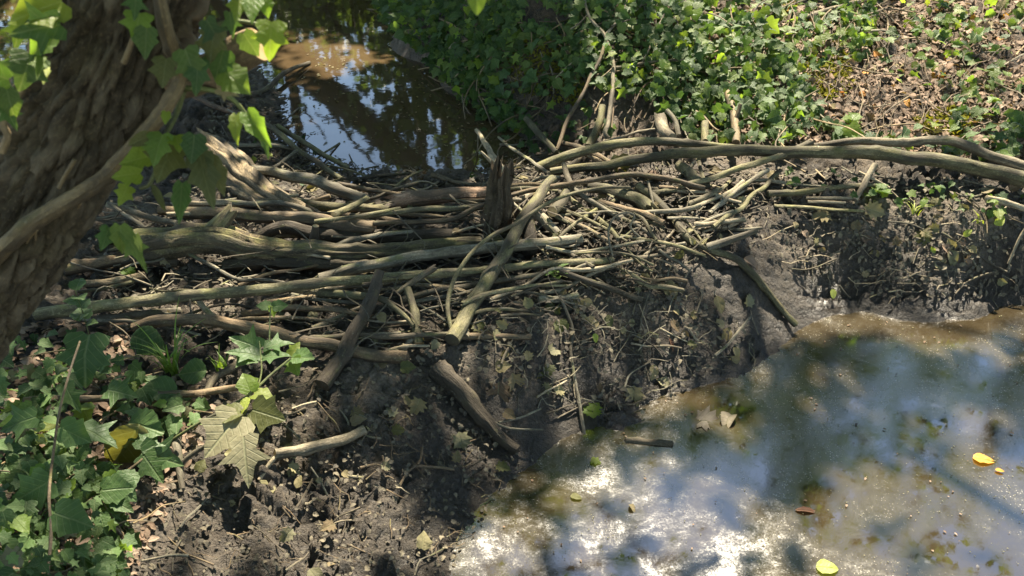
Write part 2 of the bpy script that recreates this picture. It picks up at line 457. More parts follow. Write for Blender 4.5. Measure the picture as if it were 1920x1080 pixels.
def water_mat(name, base, film):
    t = NT(name); geo = t.n('ShaderNodeNewGeometry'); pos = geo.outputs['Position']
    rip = t.noise(t.mapv(pos, (1, 1, 1)), 5.0, 2, .5)
    rip2 = t.noise(pos, 34.0, 2, .5)
    silt = t.noise(pos, 1.6, 4, .6)
    col = t.mix(t.rng(silt, .35, .65), base, tuple(c * 1.35 for c in base))
    if not film:
        h = t.math('ADD', rip, t.math('MULTIPLY', rip2, .1))
        return t.done(t.bsdf(col, .03, .5, t.bump(h, .025, .03), IOR=1.5))
    # a broken skin of dust, pollen and scum drifting on still water
    d1 = t.noise(pos, 1.7, 6, .66, 1.6); d2 = t.noise(pos, 9, 6, .74, 1.2); d3 = t.noise(pos, 150, 4, .75); d4 = t.noise(pos, 48, 4, .7)
    sp = t.voro(pos, 120); sp2 = t.voro(pos, 46)
    zone = t.rng(t.math('ADD', t.math('MULTIPLY', d1, .65), t.math('MULTIPLY', d2, .35)), .40, .62)
    cover = t.math('MULTIPLY', zone, t.rng(t.math('ADD', t.math('MULTIPLY', d3, .6), t.math('MULTIPLY', d4, .4)), .36, .66), clamp=True)
    fleck = t.math('MULTIPLY', t.rng(sp.outputs['Distance'], .26, .16), t.rng(d4, .46, .56), clamp=True)
    fleck2 = t.math('MULTIPLY', t.rng(sp2.outputs['Distance'], .14, .08), t.rng(d2, .48, .56), clamp=True)
    fl = t.math('MAXIMUM', fleck, fleck2)
    c2 = t.mix(t.math('MULTIPLY', cover, .30), col, (.16, .15, .115))
    c2 = t.mix(t.math('MULTIPLY', t.math('MULTIPLY', fl, t.rng(d1, .46, .56)), .6), c2, (.42, .39, .32))
    rg = t.math('ADD', .02, t.math('ADD', t.math('MULTIPLY', cover, .22), t.math('MULTIPLY', zone, .04)), clamp=True)
    h = t.math('ADD', t.math('MULTIPLY', rip, .4), t.math('ADD', t.math('MULTIPLY', cover, .05), t.math('MULTIPLY', fl, .03)))
    return t.done(t.bsdf(c2, rg, .5, t.bump(h, .05, .02), IOR=2.1))      # an oily, dusty skin mirrors more than clean water
M['stream'] = water_mat('stream_water', (.05, .034, .018), False)
M['pool'] = water_mat('pool_water', (.026, .019, .010), True)

# ------------------------------------------------------------------ setting: ground and water
def axis(lo, hi, fine, a, b, grow=1.12):
    mid = list(np.arange(a, b + 1e-6, fine)); r = []
    s, v = fine, b
    while v < hi: s *= grow; v += s; r.append(v)
    l = []; s, v = fine, a
    while v > lo: s *= grow; v -= s; l.append(v)
    return np.array(l[::-1] + mid + r)
xs = axis(-90, 90, .0105, -2.4, 2.7, 1.045); ys = axis(-40, 120, .0105, 1.5, 4.6, 1.02)
GX, GY = np.meshgrid(xs, ys)
GZ = base_h(GX, GY)
near = (np.abs(GX) < 5) & (GY > 0) & (GY < 10)
wet = sstep(-.03, .06, GZ) * (1 - (GY > 3.9) * (1 - sstep(.17, .26, GZ)))
YY = GY + 1.3 * GZ; XX = GX + .6 * GZ                       # so that lumps do not stretch down the steep faces
clod = fbm(XX * 6, YY * 6, .3, 5, .55)
f1, f2, _ = cells(XX * 11 + .35 * clod, YY * 11 + .3 * vnoise(XX * 9, YY * 9, 3.3))
g1, g2, _ = cells(XX * 30 + clod, YY * 30)
lump = np.clip(f2 - f1, 0, .5); lump2 = np.clip(g2 - g1, 0, .5)
gy, gx = np.gradient(GZ, ys, xs); nzz = 1 / np.sqrt(1 + gx ** 2 + gy ** 2)
detail = .034 * clod + .05 * (lump - .2) + .022 * (lump2 - .2) + .014 * np.abs(vnoise(XX * 40, YY * 40, 1.1)) + .008 * vnoise(XX * 85, YY * 85, 2.2)
detail = (detail - np.percentile(detail[near], 70)) * nzz ** 3 * (.45 + .75 * sstep(-.35, .4, fbm(GX * 1.9, GY * 1.9, 9.1, 2)))
ridg = np.abs(vnoise(XX * 17 + clod, YY * 17, 7.7)); detail -= .022 * (1 - sstep(0, .22, ridg)) * sstep(-.5, .5, clod) * nzz ** 3
GZ = GZ + np.where(near, detail * (.25 + .75 * wet), .05 * clod)
ny, nx = GX.shape
idx = np.arange(nx * ny).reshape(ny, nx)
quads = np.stack([idx[:-1, :-1], idx[:-1, 1:], idx[1:, 1:], idx[1:, :-1]], -1).reshape(-1, 4)
V = np.stack([GX, GY, GZ], -1).reshape(-1, 3)
kind(link('ground', mesh_np('ground', V, quads, mats=[M['ground']])), 'structure')
def water_sheet(name, z, test, mat, step=.08, x0=-12, x1=12, y0=-6, y1=34):
    ax = np.arange(x0, x1 + step, step); ay = np.arange(y0, y1 + step, step)
    X, Y = np.meshgrid(ax, ay)
    keep = test(X, Y, base_h(X, Y))
    k = keep[:-1, :-1] | keep[1:, :-1] | keep[:-1, 1:] | keep[1:, 1:]
    i = np.arange(X.size).reshape(X.shape)
    q = np.stack([i[:-1, :-1], i[:-1, 1:], i[1:, 1:], i[1:, :-1]], -1)[k]
    used, inv = np.unique(q, return_inverse=True)
    Vw = np.stack([X.ravel()[used], Y.ravel()[used], np.full(len(used), z)], -1)
    return kind(link(name, mesh_np(name, Vw, inv.reshape(q.shape), mats=[mat])), 'structure')
_dam_y = lambda X: np.where(X < -.6, 3.75, 3.7)
water_sheet('stream', .2, lambda X, Y, Z: (Z < .26) & (Y > 4.05) & (X < 1.0), M['stream'])
water_sheet('pool', .0, lambda X, Y, Z: (Z < .05) & (Y < 3.75) & (X > -.5), M['pool'])
# ------------------------------------------------------------------ branches
def catmull(P, n):
    P = np.asarray(P, float)
    Q = np.vstack([2 * P[0] - P[1], P, 2 * P[-1] - P[-2]])
    seg = np.hypot(*(P[1:, :2] - P[:-1, :2]).T) if P.shape[1] != 3 else np.linalg.norm(P[1:] - P[:-1], axis=1)
    seg = np.maximum(seg, 1e-6); s = np.r_[0, np.cumsum(seg)]; u = np.linspace(0, s[-1], n)
    o = np.empty((n, P.shape[1]))
    for k, uu in enumerate(u):
        i = min(np.searchsorted(s, uu, side='right') - 1, len(P) - 2); t = (uu - s[i]) / seg[i]
        a, b, c, d = Q[i], Q[i + 1], Q[i + 2], Q[i + 3]
        o[k] = .5 * (2 * b + (c - a) * t + (2 * a - 5 * b + 4 * c - d) * t * t + (3 * b - a - 3 * c + d) * t ** 3)
    return o, u / s[-1]

def tube(P, R, sides, rough=0.06, ridge=0.0, seed=0, ends=('round', 'round'), knots=0):
    """Ring mesh along P with radii R, bumpy like wood. Returns V, quads, tris, uv, cap-triangle count."""
    P = np.asarray(P, float); n = len(P)
    T = np.gradient(P, axis=0); T /= np.linalg.norm(T, axis=1)[:, None] + 1e-9
    ref = np.array((0, 0, 1.0)) if abs(T[0][2]) < .8 else np.array((1.0, 0, 0))
    N = np.empty_like(P); v = np.cross(T[0], ref); v /= np.linalg.norm(v); N[0] = v
    for i in range(1, n):
        v = N[i - 1] - T[i] * (N[i - 1] @ T[i]); N[i] = v / (np.linalg.norm(v) + 1e-9)
    B = np.cross(T, N)
    L = np.r_[0, np.cumsum(np.linalg.norm(P[1:] - P[:-1], axis=1))]
    a = np.linspace(0, 2 * math.pi, sides + 1)
    ca, sa = np.cos(a), np.sin(a)
    R = np.asarray(R, float)
    A, LL = np.meshgrid(a, L)
    rm = R.mean() + 1e-6
    rad = R[:, None] * (1 + rough * fbm(np.cos(A) * 1.3 + seed * 3.1, np.sin(A) * 1.3 + seed, LL / (rm * 3.0), 3) )
    if ridge:
        rd = fbm(np.cos(A) * 4.5 + seed, np.sin(A) * 4.5 + seed * 2.2, LL / (rm * 11), 4, .65)
        cr = np.abs(vnoise(np.cos(A) * 5 + seed, np.sin(A) * 5, LL / (rm * 8)))
        rad *= 1 + ridge * (rd * .6 - .6 * (1 - sstep(0, .25, cr)))
    rng = np.random.RandomState(seed + 11)
    for k in range(knots):
        kl, ka, kw = rng.uniform(.08, .92) * L[-1], rng.uniform(0, 6.28), rm * rng.uniform(.5, 1.0)
        da = np.angle(np.exp(1j * (A - ka))) * rm
        rad += rm * rng.uniform(.18, .4) * np.exp(-(da ** 2 + (LL - kl) ** 2) / (kw ** 2))
    V = P[:, None] + N[:, None] * (rad * ca)[..., None] + B[:, None] * (rad * sa)[..., None]
    for e, k in ((0, 0), (1, -1)):
        if ends[e] == 'broken':
            sg = -1 if k == 0 else 1
            V[k] += T[k] * (sg * rm * (1.2 * rng.rand(sides + 1) ** 2 * 1.8))[:, None]; V[k, -1] = V[k, 0]
    uv = np.stack([A / (2 * math.pi) * (2 * math.pi * rm), LL], -1).reshape(-1, 2)
    s1 = sides + 1
    i = np.arange(n * s1).reshape(n, s1)
    quads = np.stack([i[:-1, :-1], i[:-1, 1:], i[1:, 1:], i[1:, :-1]], -1).reshape(-1, 4)
    Vf = V.reshape(-1, 3); extraV, extraU, tris = [], [], []
    for e, k in ((0, 0), (1, n - 1)):
        sg = -1 if k == 0 else 1
        bulge = {'round': .45, 'cut': .04, 'broken': .2, 'point': 1.5}[ends[e]]
        # its own rim so the cut edge stays sharp
        base = len(Vf) + sum(len(x) for x in extraV)
        rim = V[k, :sides]; cen = P[k] + T[k] * sg * R[k] * bulge
        if ends[e] == 'broken': cen = P[k] - T[k] * sg * R[k] * .3
        extraV.append(np.vstack([rim, cen]))
        extraU.append(np.c_[np.r_[ca[:sides] * R[k], 0], np.r_[sa[:sides] * R[k], 0]])
        j = np.arange(sides)
        f = np.c_[base + j, base + (j + 1) % sides, np.full(sides, base + sides)]
        tris.append(f[:, ::-1] if k == 0 else f)
    Vf = np.vstack([Vf] + extraV); uv = np.vstack([uv] + extraU)
    return Vf, quads, np.vstack(tris), uv, sides

def tube_mesh(name, P, R, mat, sides=8, cut=(False, False), **kw):
    ends = kw.pop('ends', ('round', 'round'))
    V, q, t, uv, s = tube(P, R, sides, ends=ends, **kw)
    mi = np.zeros(len(q) + len(t), np.int32)
    if cut[0]: mi[len(q):len(q) + s] = 1
    if cut[1]: mi[len(q) + s:] = 1
    return mesh_np(name, V, [q, t], uv=uv, mats=[mat, M['cut']], midx=mi)

def path_world(pts, w0, w1, lift=(None, None), step=7.0, wob=.25, seed=0, mid=None, bury=.3):
    """A polyline in photo pixels laid on the ground: depths at the two ends come from the ground under them."""
    pts = np.asarray(pts, float)
    seg = np.hypot(*(pts[1:] - pts[:-1]).T); s = np.r_[0, np.cumsum(seg)]; u = s / s[-1]
    iv = []
    for e in (0, -1):
        t = hit_t(*pts[e], 0) or 6.0
        r = (w0 if e == 0 else w1) / 2 * t / F
        l = lift[e] if lift[e] is not None else r * .5
        t = hit_t(*pts[e], l) or 6.0
        iv.append(1 / t)
    k = iv[0] * (1 - u) + iv[1] * u
    for j in range(1, len(pts) - 1):      # never under the mud
        t = hit_t(*pts[j], 0)
        if t:
            r = (w0 + (w1 - w0) * u[j]) / 2 * t / F
            t2 = hit_t(*pts[j], r * bury) or t
            k[j] = max(k[j], 1 / t2)
    n = max(4, int(s[-1] / step))
    Q, uu = catmull(np.c_[pts, k], n)
    D = 1 / Q[:, 2]
    P = np.array([np.array((0, 0, CAMZ)) + ray(a, b) * d for (a, b), d in zip(Q[:, :2], D)])
    R = (w0 + (w1 - w0) * uu) / 2 * D / F
    L = np.r_[0, np.cumsum(np.linalg.norm(P[1:] - P[:-1], axis=1))]
    for c in range(3):
        P[:, c] += wob * R.mean() * vnoise(L / .11 + seed * 5.3, np.full_like(L, c * 7.7 + seed))
    return P, R

_seed = [0]
def branch(name, label, pts, w0, w1, mat='green', lift=(None, None), cut=(False, False), ends=None, rough=.12, ridge=0.05, knots=3,
           group=None, cat='branch', subs=(), wob=.3, sides=None, parent=None, part=False, bury=.4):
    _seed[0] += 1; sd = _seed[0]
    P, R = path_world(pts, w0, w1, lift, wob=wob, seed=sd, step=5 if ridge > .06 else 7, bury=bury)
    wmax = max(w0, w1)
    sides = sides or (40 if wmax > 45 else 24 if wmax > 34 else 14 if wmax > 15 else 9 if wmax > 8 else 6)
    e = ends or tuple('cut' if c else ('round') for c in cut)
    me = tube_mesh(name, P, R, M[mat], sides, cut, rough=rough, ridge=ridge, seed=sd, ends=e, knots=knots)
    o = link(name, me, parent)
    if not part:
        tag(o, label, cat, group)
    for (sn, sp, a, b, *rest) in subs:
        m2 = rest[0] if rest else mat
        Ps, Rs = path_sub(P, sp, a, b, sd)
        link(sn, tube_mesh(sn, Ps, Rs, M[m2], 10 if a > 10 else 6, rough=.08, seed=sd + 50, ends=('round', rest[1] if len(rest) > 1 else 'round')), o)
    return o
def path_sub(P, sp, a, b, sd):
    """A side branch starting on the parent's axis, at the parent's depth, ending a little nearer the viewer."""
    px = np.array([project(p) for p in P]); j = np.argmin(np.hypot(px[:, 0] - sp[0][0], px[:, 1] - sp[0][1]))
    dep = ray(*px[j]); t0 = (P[j][2] - CAMZ) / dep[2]
    sp = np.asarray(sp, float); n = max(4, int(np.hypot(*(sp[-1] - sp[0])) / 5))
    k = np.full(len(sp), 1 / t0)
    th = hit_t(*sp[-1], .012)
    if th: k[-1] = max(k[-1], 1 / th)
    if len(sp) > 2: k[1:-1] = np.linspace(k[0], k[-1], len(sp))[1:-1]
    Q, uu = catmull(np.c_[sp, k], n)
    Ps = np.array([np.array((0, 0, CAMZ)) + ray(x, y) / kk for x, y, kk in Q])
    return Ps, (a + (b - a) * uu) / 2 / Q[:, 2] / F

B_ = branch
# --- left half of the dam, front to back
B_('pole', 'long straight pale pole lying across the front of the branch pile', [(66, 590), (200, 574), (350, 555), (500, 541), (640, 527), (723, 521), (850, 511), (993, 498), (1150, 489)], 25, 13, 'green', (.05, .03), wob=.15, knots=5, cut=(False, True))
B_('rotten_log', 'thick rotten log with flaking bark and an upright knot stub', [(236, 468), (310, 452), (400, 446), (470, 462), (560, 473), (640, 474), (760, 469), (853, 462), (935, 452)], 60, 28, 'rotten', (.06, .05), ridge=.34, rough=.07, wob=.2, ends=('broken', 'broken'),
   subs=[('stub', [(398, 440), (415, 418), (432, 398)], 44, 26, 'rotten', 'broken')], cat='log')
B_('log', 'smooth straight log lying just below the flaking rotten log', [(598, 521), (680, 502), (773, 483), (850, 471), (917, 463), (1000, 456), (1092, 448)], 22, 21, 'grey', (.06, .045), rough=.09, ridge=.12, knots=3, cat='log')
B_('log', 'long brown log running behind the flaking rotten log', [(300, 392), (360, 399), (423, 400), (500, 405), (583, 412), (640, 421), (700, 430)], 19, 30, 'brown', (.06, .05), ridge=.14, knots=3, cat='log')
B_('broken_trunk', 'wide broken grey trunk with split grain beside the ivy leaves', [(385, 286), (430, 312), (470, 350), (520, 386), (575, 412)], 78, 52, 'splint', (.05, .02), ridge=.5, rough=.06, ends=('broken', 'broken'), knots=0, wob=.1, cat='log')
B_('log', 'smooth log with a peeled pinkish patch reaching into the backwater', [(462, 318), (500, 325), (560, 333), (610, 345), (650, 362), (690, 378)], 20, 24, 'grey', (.06, .03), knots=3, cat='log')
B_('log', 'mossy cut log behind the short sawn stick', [(505, 372), (560, 383), (600, 388), (660, 392), (720, 396), (770, 388)], 25, 18, 'green', (.04, .03), knots=2, cat='log')
B_('sawn_stick', 'short pale sawn stick with a yellow cut end', [(625, 404), (655, 391), (690, 371)], 15, 10, 'green', (.10, .09), cut=(True, False), knots=1, cat='stick')
B_('split_log', 'reddish split log lying beside the dark rotten post', [(745, 380), (790, 373), (840, 368), (890, 364), (935, 362)], 28, 26, 'red', (.06, .05), ridge=.28, rough=.12, ends=('broken', 'broken'), cat='log')
B_('stick', 'straight greenish stick under the reddish split log', [(590, 417), (660, 409), (750, 397), (830, 391), (912, 388)], 10, 11, 'green', (.09, .07), knots=2, cat='stick')
B_('stick', 'thin greenish stick lying on the straight greenish stick', [(628, 412), (690, 402), (750, 391)], 7, 7, 'green', (.11, .10), cat='stick')
B_('curved_branch', 'long thin dark branch snaking past the rotten post over the pile', [(700, 420), (780, 416), (846, 411), (893, 390), (950, 370), (1010, 354), (1060, 348), (1120, 337), (1190, 328), (1260, 339), (1322, 352)], 10, 10, 'brown', (.08, .06), knots=5, wob=.5)
B_('dark_log', 'dark rounded log half hidden behind the rotten log', [(470, 448), (530, 430), (580, 436), (640, 443), (720, 446), (800, 443), (860, 440)], 26, 28, 'mudwood', (.03, .03), ridge=.1, cat='log')
B_('stub', 'short upright stub with a bright sawn top between two dark logs', [(588, 455), (591, 440), (593, 424)], 20, 13, 'brown', (.05, .12), cut=(False, True), cat='stub')
B_('diagonal_branch', 'thick mossy branch slanting down across the middle of the dam', [(848, 636), (880, 583), (912, 530), (940, 482), (973, 422), (1005, 375), (1035, 336)], 30, 19, 'green', (.05, .13), knots=4, wob=.25, rough=.06)
B_('bowed_branch', 'thin bare stem bowed in an arc left of the slanting branch', [(850, 626), (843, 600), (840, 573), (846, 540), (862, 505), (890, 469), (925, 440), (962, 422), (1023, 384), (1070, 364), (1130, 352), (1180, 352)], 9, 6, 'green', (.04, .15), wob=.3, knots=2)
B_('dark_stick', 'dark muddy stick with a knob leaning on the pale pole', [(605, 722), (638, 678), (667, 622), (695, 570), (712, 512)], 32, 20, 'mudwood', (.02, .14), knots=6, rough=.16, ridge=.12, subs=[('stub', [(706, 532), (692, 534), (680, 535)], 13, 11, 'mudwood')], cat='stick')
B_('forked_stick', 'short greenish forked stick standing on the mud under the pole', [(764, 541), (772, 570), (780, 602), (787, 645)], 14, 19, 'green', (.10, .03), cut=(False, True), knots=2, subs=[('fork', [(780, 628), (765, 645), (746, 664)], 11, 12, 'grey')], cat='stick')
B_('dark_log', 'brown muddy log low on the left running under the dark muddy stick', [(250, 618), (290, 604), (333, 600), (390, 602), (440, 608), (500, 620), (560, 635), (620, 648), (690, 666), (760, 672)], 22, 26, 'brown', (.05, .02), ridge=.1, knots=4, cat='log')
B_('log', 'mossy log end lying behind the brown muddy log', [(172, 604), (220, 596), (280, 589), (338, 586)], 18, 16, 'grey', (.04, .04), ridge=.15, cat='log')
B_('bent_stick', 'long thin pale stick crossing in front of the rotten log', [(205, 381), (267, 425), (310, 450), (350, 474), (400, 500), (447, 524), (490, 524), (533, 531)], 8, 7, 'grey', (.10, .10), knots=3, wob=.4, cat='stick')
B_('stick', 'pale tapering stick emerging beside the foreground trunk', [(203, 384), (240, 393), (285, 409), (330, 418)], 13, 11, 'pale', (.08, .07), cat='stick')
B_('stick', 'thick mossy stick under the pole left of the dark muddy stick', [(545, 540), (600, 548), (660, 553), (717, 562), (760, 592), (778, 610)], 20, 9, 'green', (.05, .06), ridge=.08, cat='stick')
B_('stick', 'thin grey stick between the pole and the brown muddy log', [(548, 553), (590, 561), (640, 566), (692, 570)], 9, 9, 'grey', (.05, .06), cat='stick')
B_('stick', 'dark stick below the thin grey stick in the shade of the pole', [(545, 580), (600, 580), (660, 576), (700, 568)], 12, 9, 'dark', (.03, .04), cat='stick')
B_('stick', 'curved pale brown stick rising to the knob of the dark stick', [(585, 616), (620, 602), (660, 583), (690, 573)], 10, 9, 'pale', (.04, .06), wob=.5, cat='stick')
B_('stick', 'mossy knobbly stick slanting up to the left end of the brown sticks', [(515, 605), (532, 580), (552, 556)], 15, 11, 'green', (.03, .06), knots=5, cat='stick')
B_('stick', 'dark stick slanting across the pole with a broken tip', [(744, 549), (775, 528), (812, 505)], 9, 12, 'dark', (.09, .13), ends=('round', 'broken'), cat='stick')
B_('stick', 'thin stick running to the foot of the bowed stem', [(782, 572), (820, 592), (845, 606), (880, 608), (908, 600)], 6, 4, 'grey', (.04, .03), wob=.6, cat='stick')
B_('stick', 'thin twisted stick left of the bowed stem', [(779, 566), (820, 558), (860, 552), (905, 536)], 9, 6, 'grey', (.05, .05), wob=.6, cat='stick')
B_('dark_log', 'dark shadowed log under the flaking rotten log', [(420, 498), (480, 493), (560, 496), (650, 499), (700, 500)], 24, 26, 'dark', (.02, .02), ridge=.15, cat='log')
B_('log', 'log end poking out from behind the foreground trunk', [(120, 503), (170, 497), (230, 488), (330, 490)], 26, 20, 'brown', (.02, .02), ridge=.15, cat='log')
B_('rotten_post', 'dark rotten post standing upright in the middle of the dam', [(932, 440), (934, 405), (939, 365), (944, 330)], 50, 38, 'rot', (.04, .26), ridge=.7, rough=.3, ends=('broken', 'broken'), cat='post')
B_('splintered_stick', 'pale splintered stick leaning behind the dark rotten post', [(940, 318), (921, 288), (906, 263), (893, 245)], 17, 7, 'pale', (.16, .20), ridge=.3, ends=('round', 'broken'), cat='stick', subs=[('splinter', [(936, 316), (918, 300), (902, 284)], 11, 4, 'pale')])
# --- right half
B_('long_log', 'upper smooth log of the pair ending at the tan stakes', [(1006, 316), (1053, 296), (1095, 283), (1140, 273), (1213, 265), (1280, 267), (1335, 272), (1392, 279)], 20, 14, 'green', (.08, .10), knots=3, rough=.05, cat='log')
B_('long_log', 'long mossy log stretching to the right edge of the picture', [(1030, 322), (1090, 313), (1140, 308), (1210, 297), (1280, 287), (1380, 281), (1493, 287), (1600, 287), (1690, 293), (1780, 304), (1850, 318), (1940, 341)], 16, 30, 'green', (.07, .06), knots=4, ridge=.1, rough=.07, cat='log')
B_('long_log', 'pale bent log lying above the long mossy log at far right', [(1500, 278), (1560, 270), (1610, 264), (1690, 268), (1780, 263), (1815, 275), (1853, 292), (1930, 312)], 13, 20, 'pale', (.09, .09), knots=5, ridge=.1, rough=.1, cat='log')
B_('diagonal_stick', 'forked green branch slanting up over the long mossy log', [(1275, 350), (1330, 337), (1385, 316), (1430, 302), (1475, 287), (1516, 269)], 12, 13, 'green', (.06, .15), ends=('round', 'broken'), knots=2)
B_('stick', 'short pale stick standing up at the end of the stick bundle', [(1604, 376), (1618, 352), (1630, 330), (1642, 309)], 10, 12, 'pale', (.03, .10), cat='stick')
B_('stick', 'pale twig rising from the stick bundle to the right', [(1668, 352), (1642, 338), (1610, 322)], 6, 5, 'pale', (.03, .08), cat='stick')
B_('stick', 'thick mossy stick of the bundle left of the pale standing stick', [(1440, 363), (1500, 362), (1560, 353), (1612, 348), (1660, 348)], 13, 10, 'green', (.03, .03), cat='stick')
B_('stick', 'pale straight stick in the middle of the bundle', [(1512, 371), (1560, 371), (1607, 372)], 7, 7, 'pale', (.03, .03), cat='stick')
B_('stick', 'lowest thin stick of the bundle on the mud bank', [(1452, 386), (1510, 389), (1560, 393), (1620, 396)], 7, 6, 'green', (.02, .02), cat='stick')
B_('stick', 'pale thin stick of the bundle next to the crumpled leaves', [(1515, 378), (1550, 379), (1585, 381)], 6, 5, 'pale', (.03, .03), cat='stick')
B_('stick', 'thin grey stick leaning from the long mossy log toward the bundle', [(1415, 338), (1450, 340), (1500, 347), (1545, 350)], 8, 5, 'grey', (.04, .03), cat='stick')
B_('stick', 'dark stick with broken pale tip fanning left of the bundle', [(1290, 384), (1320, 372), (1348, 357)], 12, 12, 'green', (.03, .05), cat='stick')
B_('stick', 'pale peeled stick fanning out on the grey mud', [(1298, 390), (1330, 376), (1365, 362), (1395, 340)], 7, 8, 'pale', (.03, .07), cat='stick')
B_('stick', 'long greenish stick of the fan reaching up to the slanting branch', [(1330, 400), (1355, 378), (1400, 345), (1440, 318)], 8, 9, 'grey', (.02, .08), knots=3, cat='stick')
B_('stick', 'short thin pale stick lying lowest in the fan', [(1332, 398), (1362, 377), (1396, 357)], 8, 5, 'pale', (.02, .04), cat='stick')
B_('dipping_branch', 'long branch running down the mud bank and dipping into the pool', [(1196, 345), (1226, 372), (1258, 408), (1290, 446), (1312, 462), (1345, 474), (1380, 488), (1408, 510), (1440, 545), (1467, 580), (1492, 608)], 18, 12, 'green', (.09, .03), knots=5, wob=.4, bury=1.1,
   subs=[('root', [(1325, 465), (1370, 450), (1420, 432)], 18, 10, 'grey')])
B_('hanging_vine', 'thin bare vine hanging down in front of the branch pile', [(1214, 340), (1221, 370), (1226, 410), (1220, 450), (1216, 488), (1222, 525), (1212, 565), (1202, 602), (1199, 645), (1208, 680), (1218, 714)], 5, 3.5, 'grey', (.10, .02), wob=.6, cat='vine')
B_('hanging_twig', 'thin straight twig standing down into the edge of the pool', [(1052, 556), (1066, 590), (1072, 620), (1069, 660), (1078, 715), (1088, 765), (1097, 818)], 6, 7, 'grey', (.03, .0), wob=.6, cat='twig')
B_('muddy_log', 'mud caked branch sloping down toward the pool', [(820, 690), (850, 722), (875, 752), (917, 797), (945, 822), (972, 842)], 42, 20, 'mudwood', (.0, .015), rough=.2, ridge=.18, knots=6, subs=[('twig', [(905, 778), (950, 802), (1018, 806)], 6, 4, 'grey')], cat='log')
B_('pale_stick', 'pale sawn stick lying on the mud at lower left', [(513, 852), (560, 846), (610, 833), (650, 822), (686, 806)], 22, 19, 'pale', (.05, .025), cut=(True, True), knots=2, cat='stick', subs=[('fork', [(535, 848), (512, 862), (486, 900)], 10, 8, 'pale')])
B_('brown_branch', 'thin brown branch running through the ground ivy', [(45, 753), (120, 748), (213, 745), (300, 741), (367, 737), (450, 727)], 14, 13, 'brown', (.06, .05), knots=3)
B_('grey_stake', 'grey tapering stake under the thin brown branch', [(326, 752), (329, 800), (333, 850), (335, 885), (340, 918)], 27, 11, 'grey', (.05, .01), knots=3, cat='stick', subs=[('side_branch', [(334, 878), (352, 858), (388, 834)], 11, 8, 'grey')])
B_('stick', 'dark bent stick curving out of the ivy below the brown log', [(388, 742), (398, 712), (430, 692), (462, 676)], 15, 14, 'dark', (.03, .03), cat='stick')
B_('stick', 'short thick brown stick end beside the grass tuft', [(372, 562), (388, 582), (405, 598)], 11, 13, 'pale', (.09, .05), cat='stick')
B_('log', 'mud coloured log between the slanting branch and the twig tangle', [(1000, 395), (1030, 420), (1058, 450), (1085, 480)], 22, 12, 'grey', (.06, .02), ridge=.12, cat='log')
B_('sawn_log', 'short pale green log with an orange sawn end under the bowed stem', [(1036, 398), (1052, 380), (1062, 358)], 22, 18, 'green', (.09, .09), cut=(True, False), cat='log')
B_('log', 'stubby grey log standing behind the slanting branch', [(990, 470), (992, 440), (985, 408)], 30, 24, 'mudwood', (.03, .08), cat='log')
B_('log', 'mossy broken log pointing right from the centre of the pile', [(1105, 352), (1150, 358), (1190, 373), (1212, 390)], 20, 25, 'green', (.05, .04), ridge=.15, ends=('round', 'broken'), cat='log')
B_('stick', 'straight stick sloping right across the tangle below the centre', [(1075, 355), (1110, 380), (1150, 402), (1195, 425), (1225, 445)], 11, 8, 'grey', (.08, .03), knots=3, cat='stick')
B_('stick', 'upright short dark stick forking off the curved dark branch', [(1056, 308), (1062, 325), (1072, 350)], 9, 11, 'dark', (.12, .10), cat='stick')
B_('stick', 'pale stick bridging the mud below the right end of the pole', [(1012, 549), (1045, 545), (1080, 530), (1115, 511), (1150, 500)], 9, 8, 'pale', (.02, .03), cat='stick')
B_('stick', 'thick short muddy stick just below the bridging pale stick', [(1010, 560), (1050, 560), (1085, 553)], 14, 13, 'grey', (.02, .02), cat='stick')
B_('stick', 'long thin twig crossing the mud from the bent stem', [(950, 546), (1000, 549), (1050, 562), (1100, 577)], 5, 4, 'grey', (.03, .02), cat='twig')
B_('root', 'thin curly root looping down beside the hanging vine', [(1148, 480), (1140, 440), (1150, 410), (1175, 398), (1190, 405), (1182, 425), (1200, 445)], 4, 4, 'grey', (.06, .04), cat='root')
B_('stick', 'forked pale twig leaning in the wet mud beside the pool', [(1340, 667), (1365, 645), (1390, 615), (1408, 592)], 6, 5, 'grey', (.02, .04), cat='twig')
B_('stick', 'thin twig lying on the mud lobe left of the pool', [(935, 792), (975, 783), (1014, 766)], 5, 4, 'grey', (.02, .03), cat='twig')
# --- upstream side
B_('bent_branch', 'bent dark branch rising out of the backwater at left', [(452, 180), (478, 176), (503, 165), (528, 140), (550, 128), (580, 118)], 12, 7, 'dark', (.03, .10), knots=3)
B_('stick', 'long greenish stick leaning into the backwater edge', [(520, 236), (560, 262), (605, 288), (652, 314)], 10, 9, 'green', (.08, .02), cat='stick')
B_('stick', 'mossy stick crossing under the long leaning stick', [(492, 228), (525, 252), (560, 283), (600, 308), (640, 336)], 11, 10, 'green', (.08, .03), cat='stick')
B_('forked_stick', 'thin forked stick bent in the middle by the broken trunk', [(462, 308), (490, 313), (516, 312), (536, 298), (558, 282)], 7, 6, 'grey', (.04, .07), cat='stick')
B_('stick', 'horizontal grey stick behind the broken trunk', [(400, 270), (450, 274), (510, 273), (550, 280)], 10, 8, 'grey', (.05, .04), cat='stick')
B_('stick', 'pale crooked stick left of the broken trunk', [(362, 180), (395, 195), (430, 208), (470, 214)], 10, 7, 'red', (.04, .04), cat='stick')
B_('stick', 'dark stick lying along the edge of the backwater mud', [(610, 334), (660, 336), (700, 331), (770, 325)], 9, 5, 'dark', (.02, .02), knots=3, cat='stick')
B_('stick', 'thin pale arching twig on the dark mud behind the reddish log', [(742, 360), (765, 345), (790, 340), (808, 343), (820, 350)], 4, 3, 'pale', (.03, .03), cat='twig')
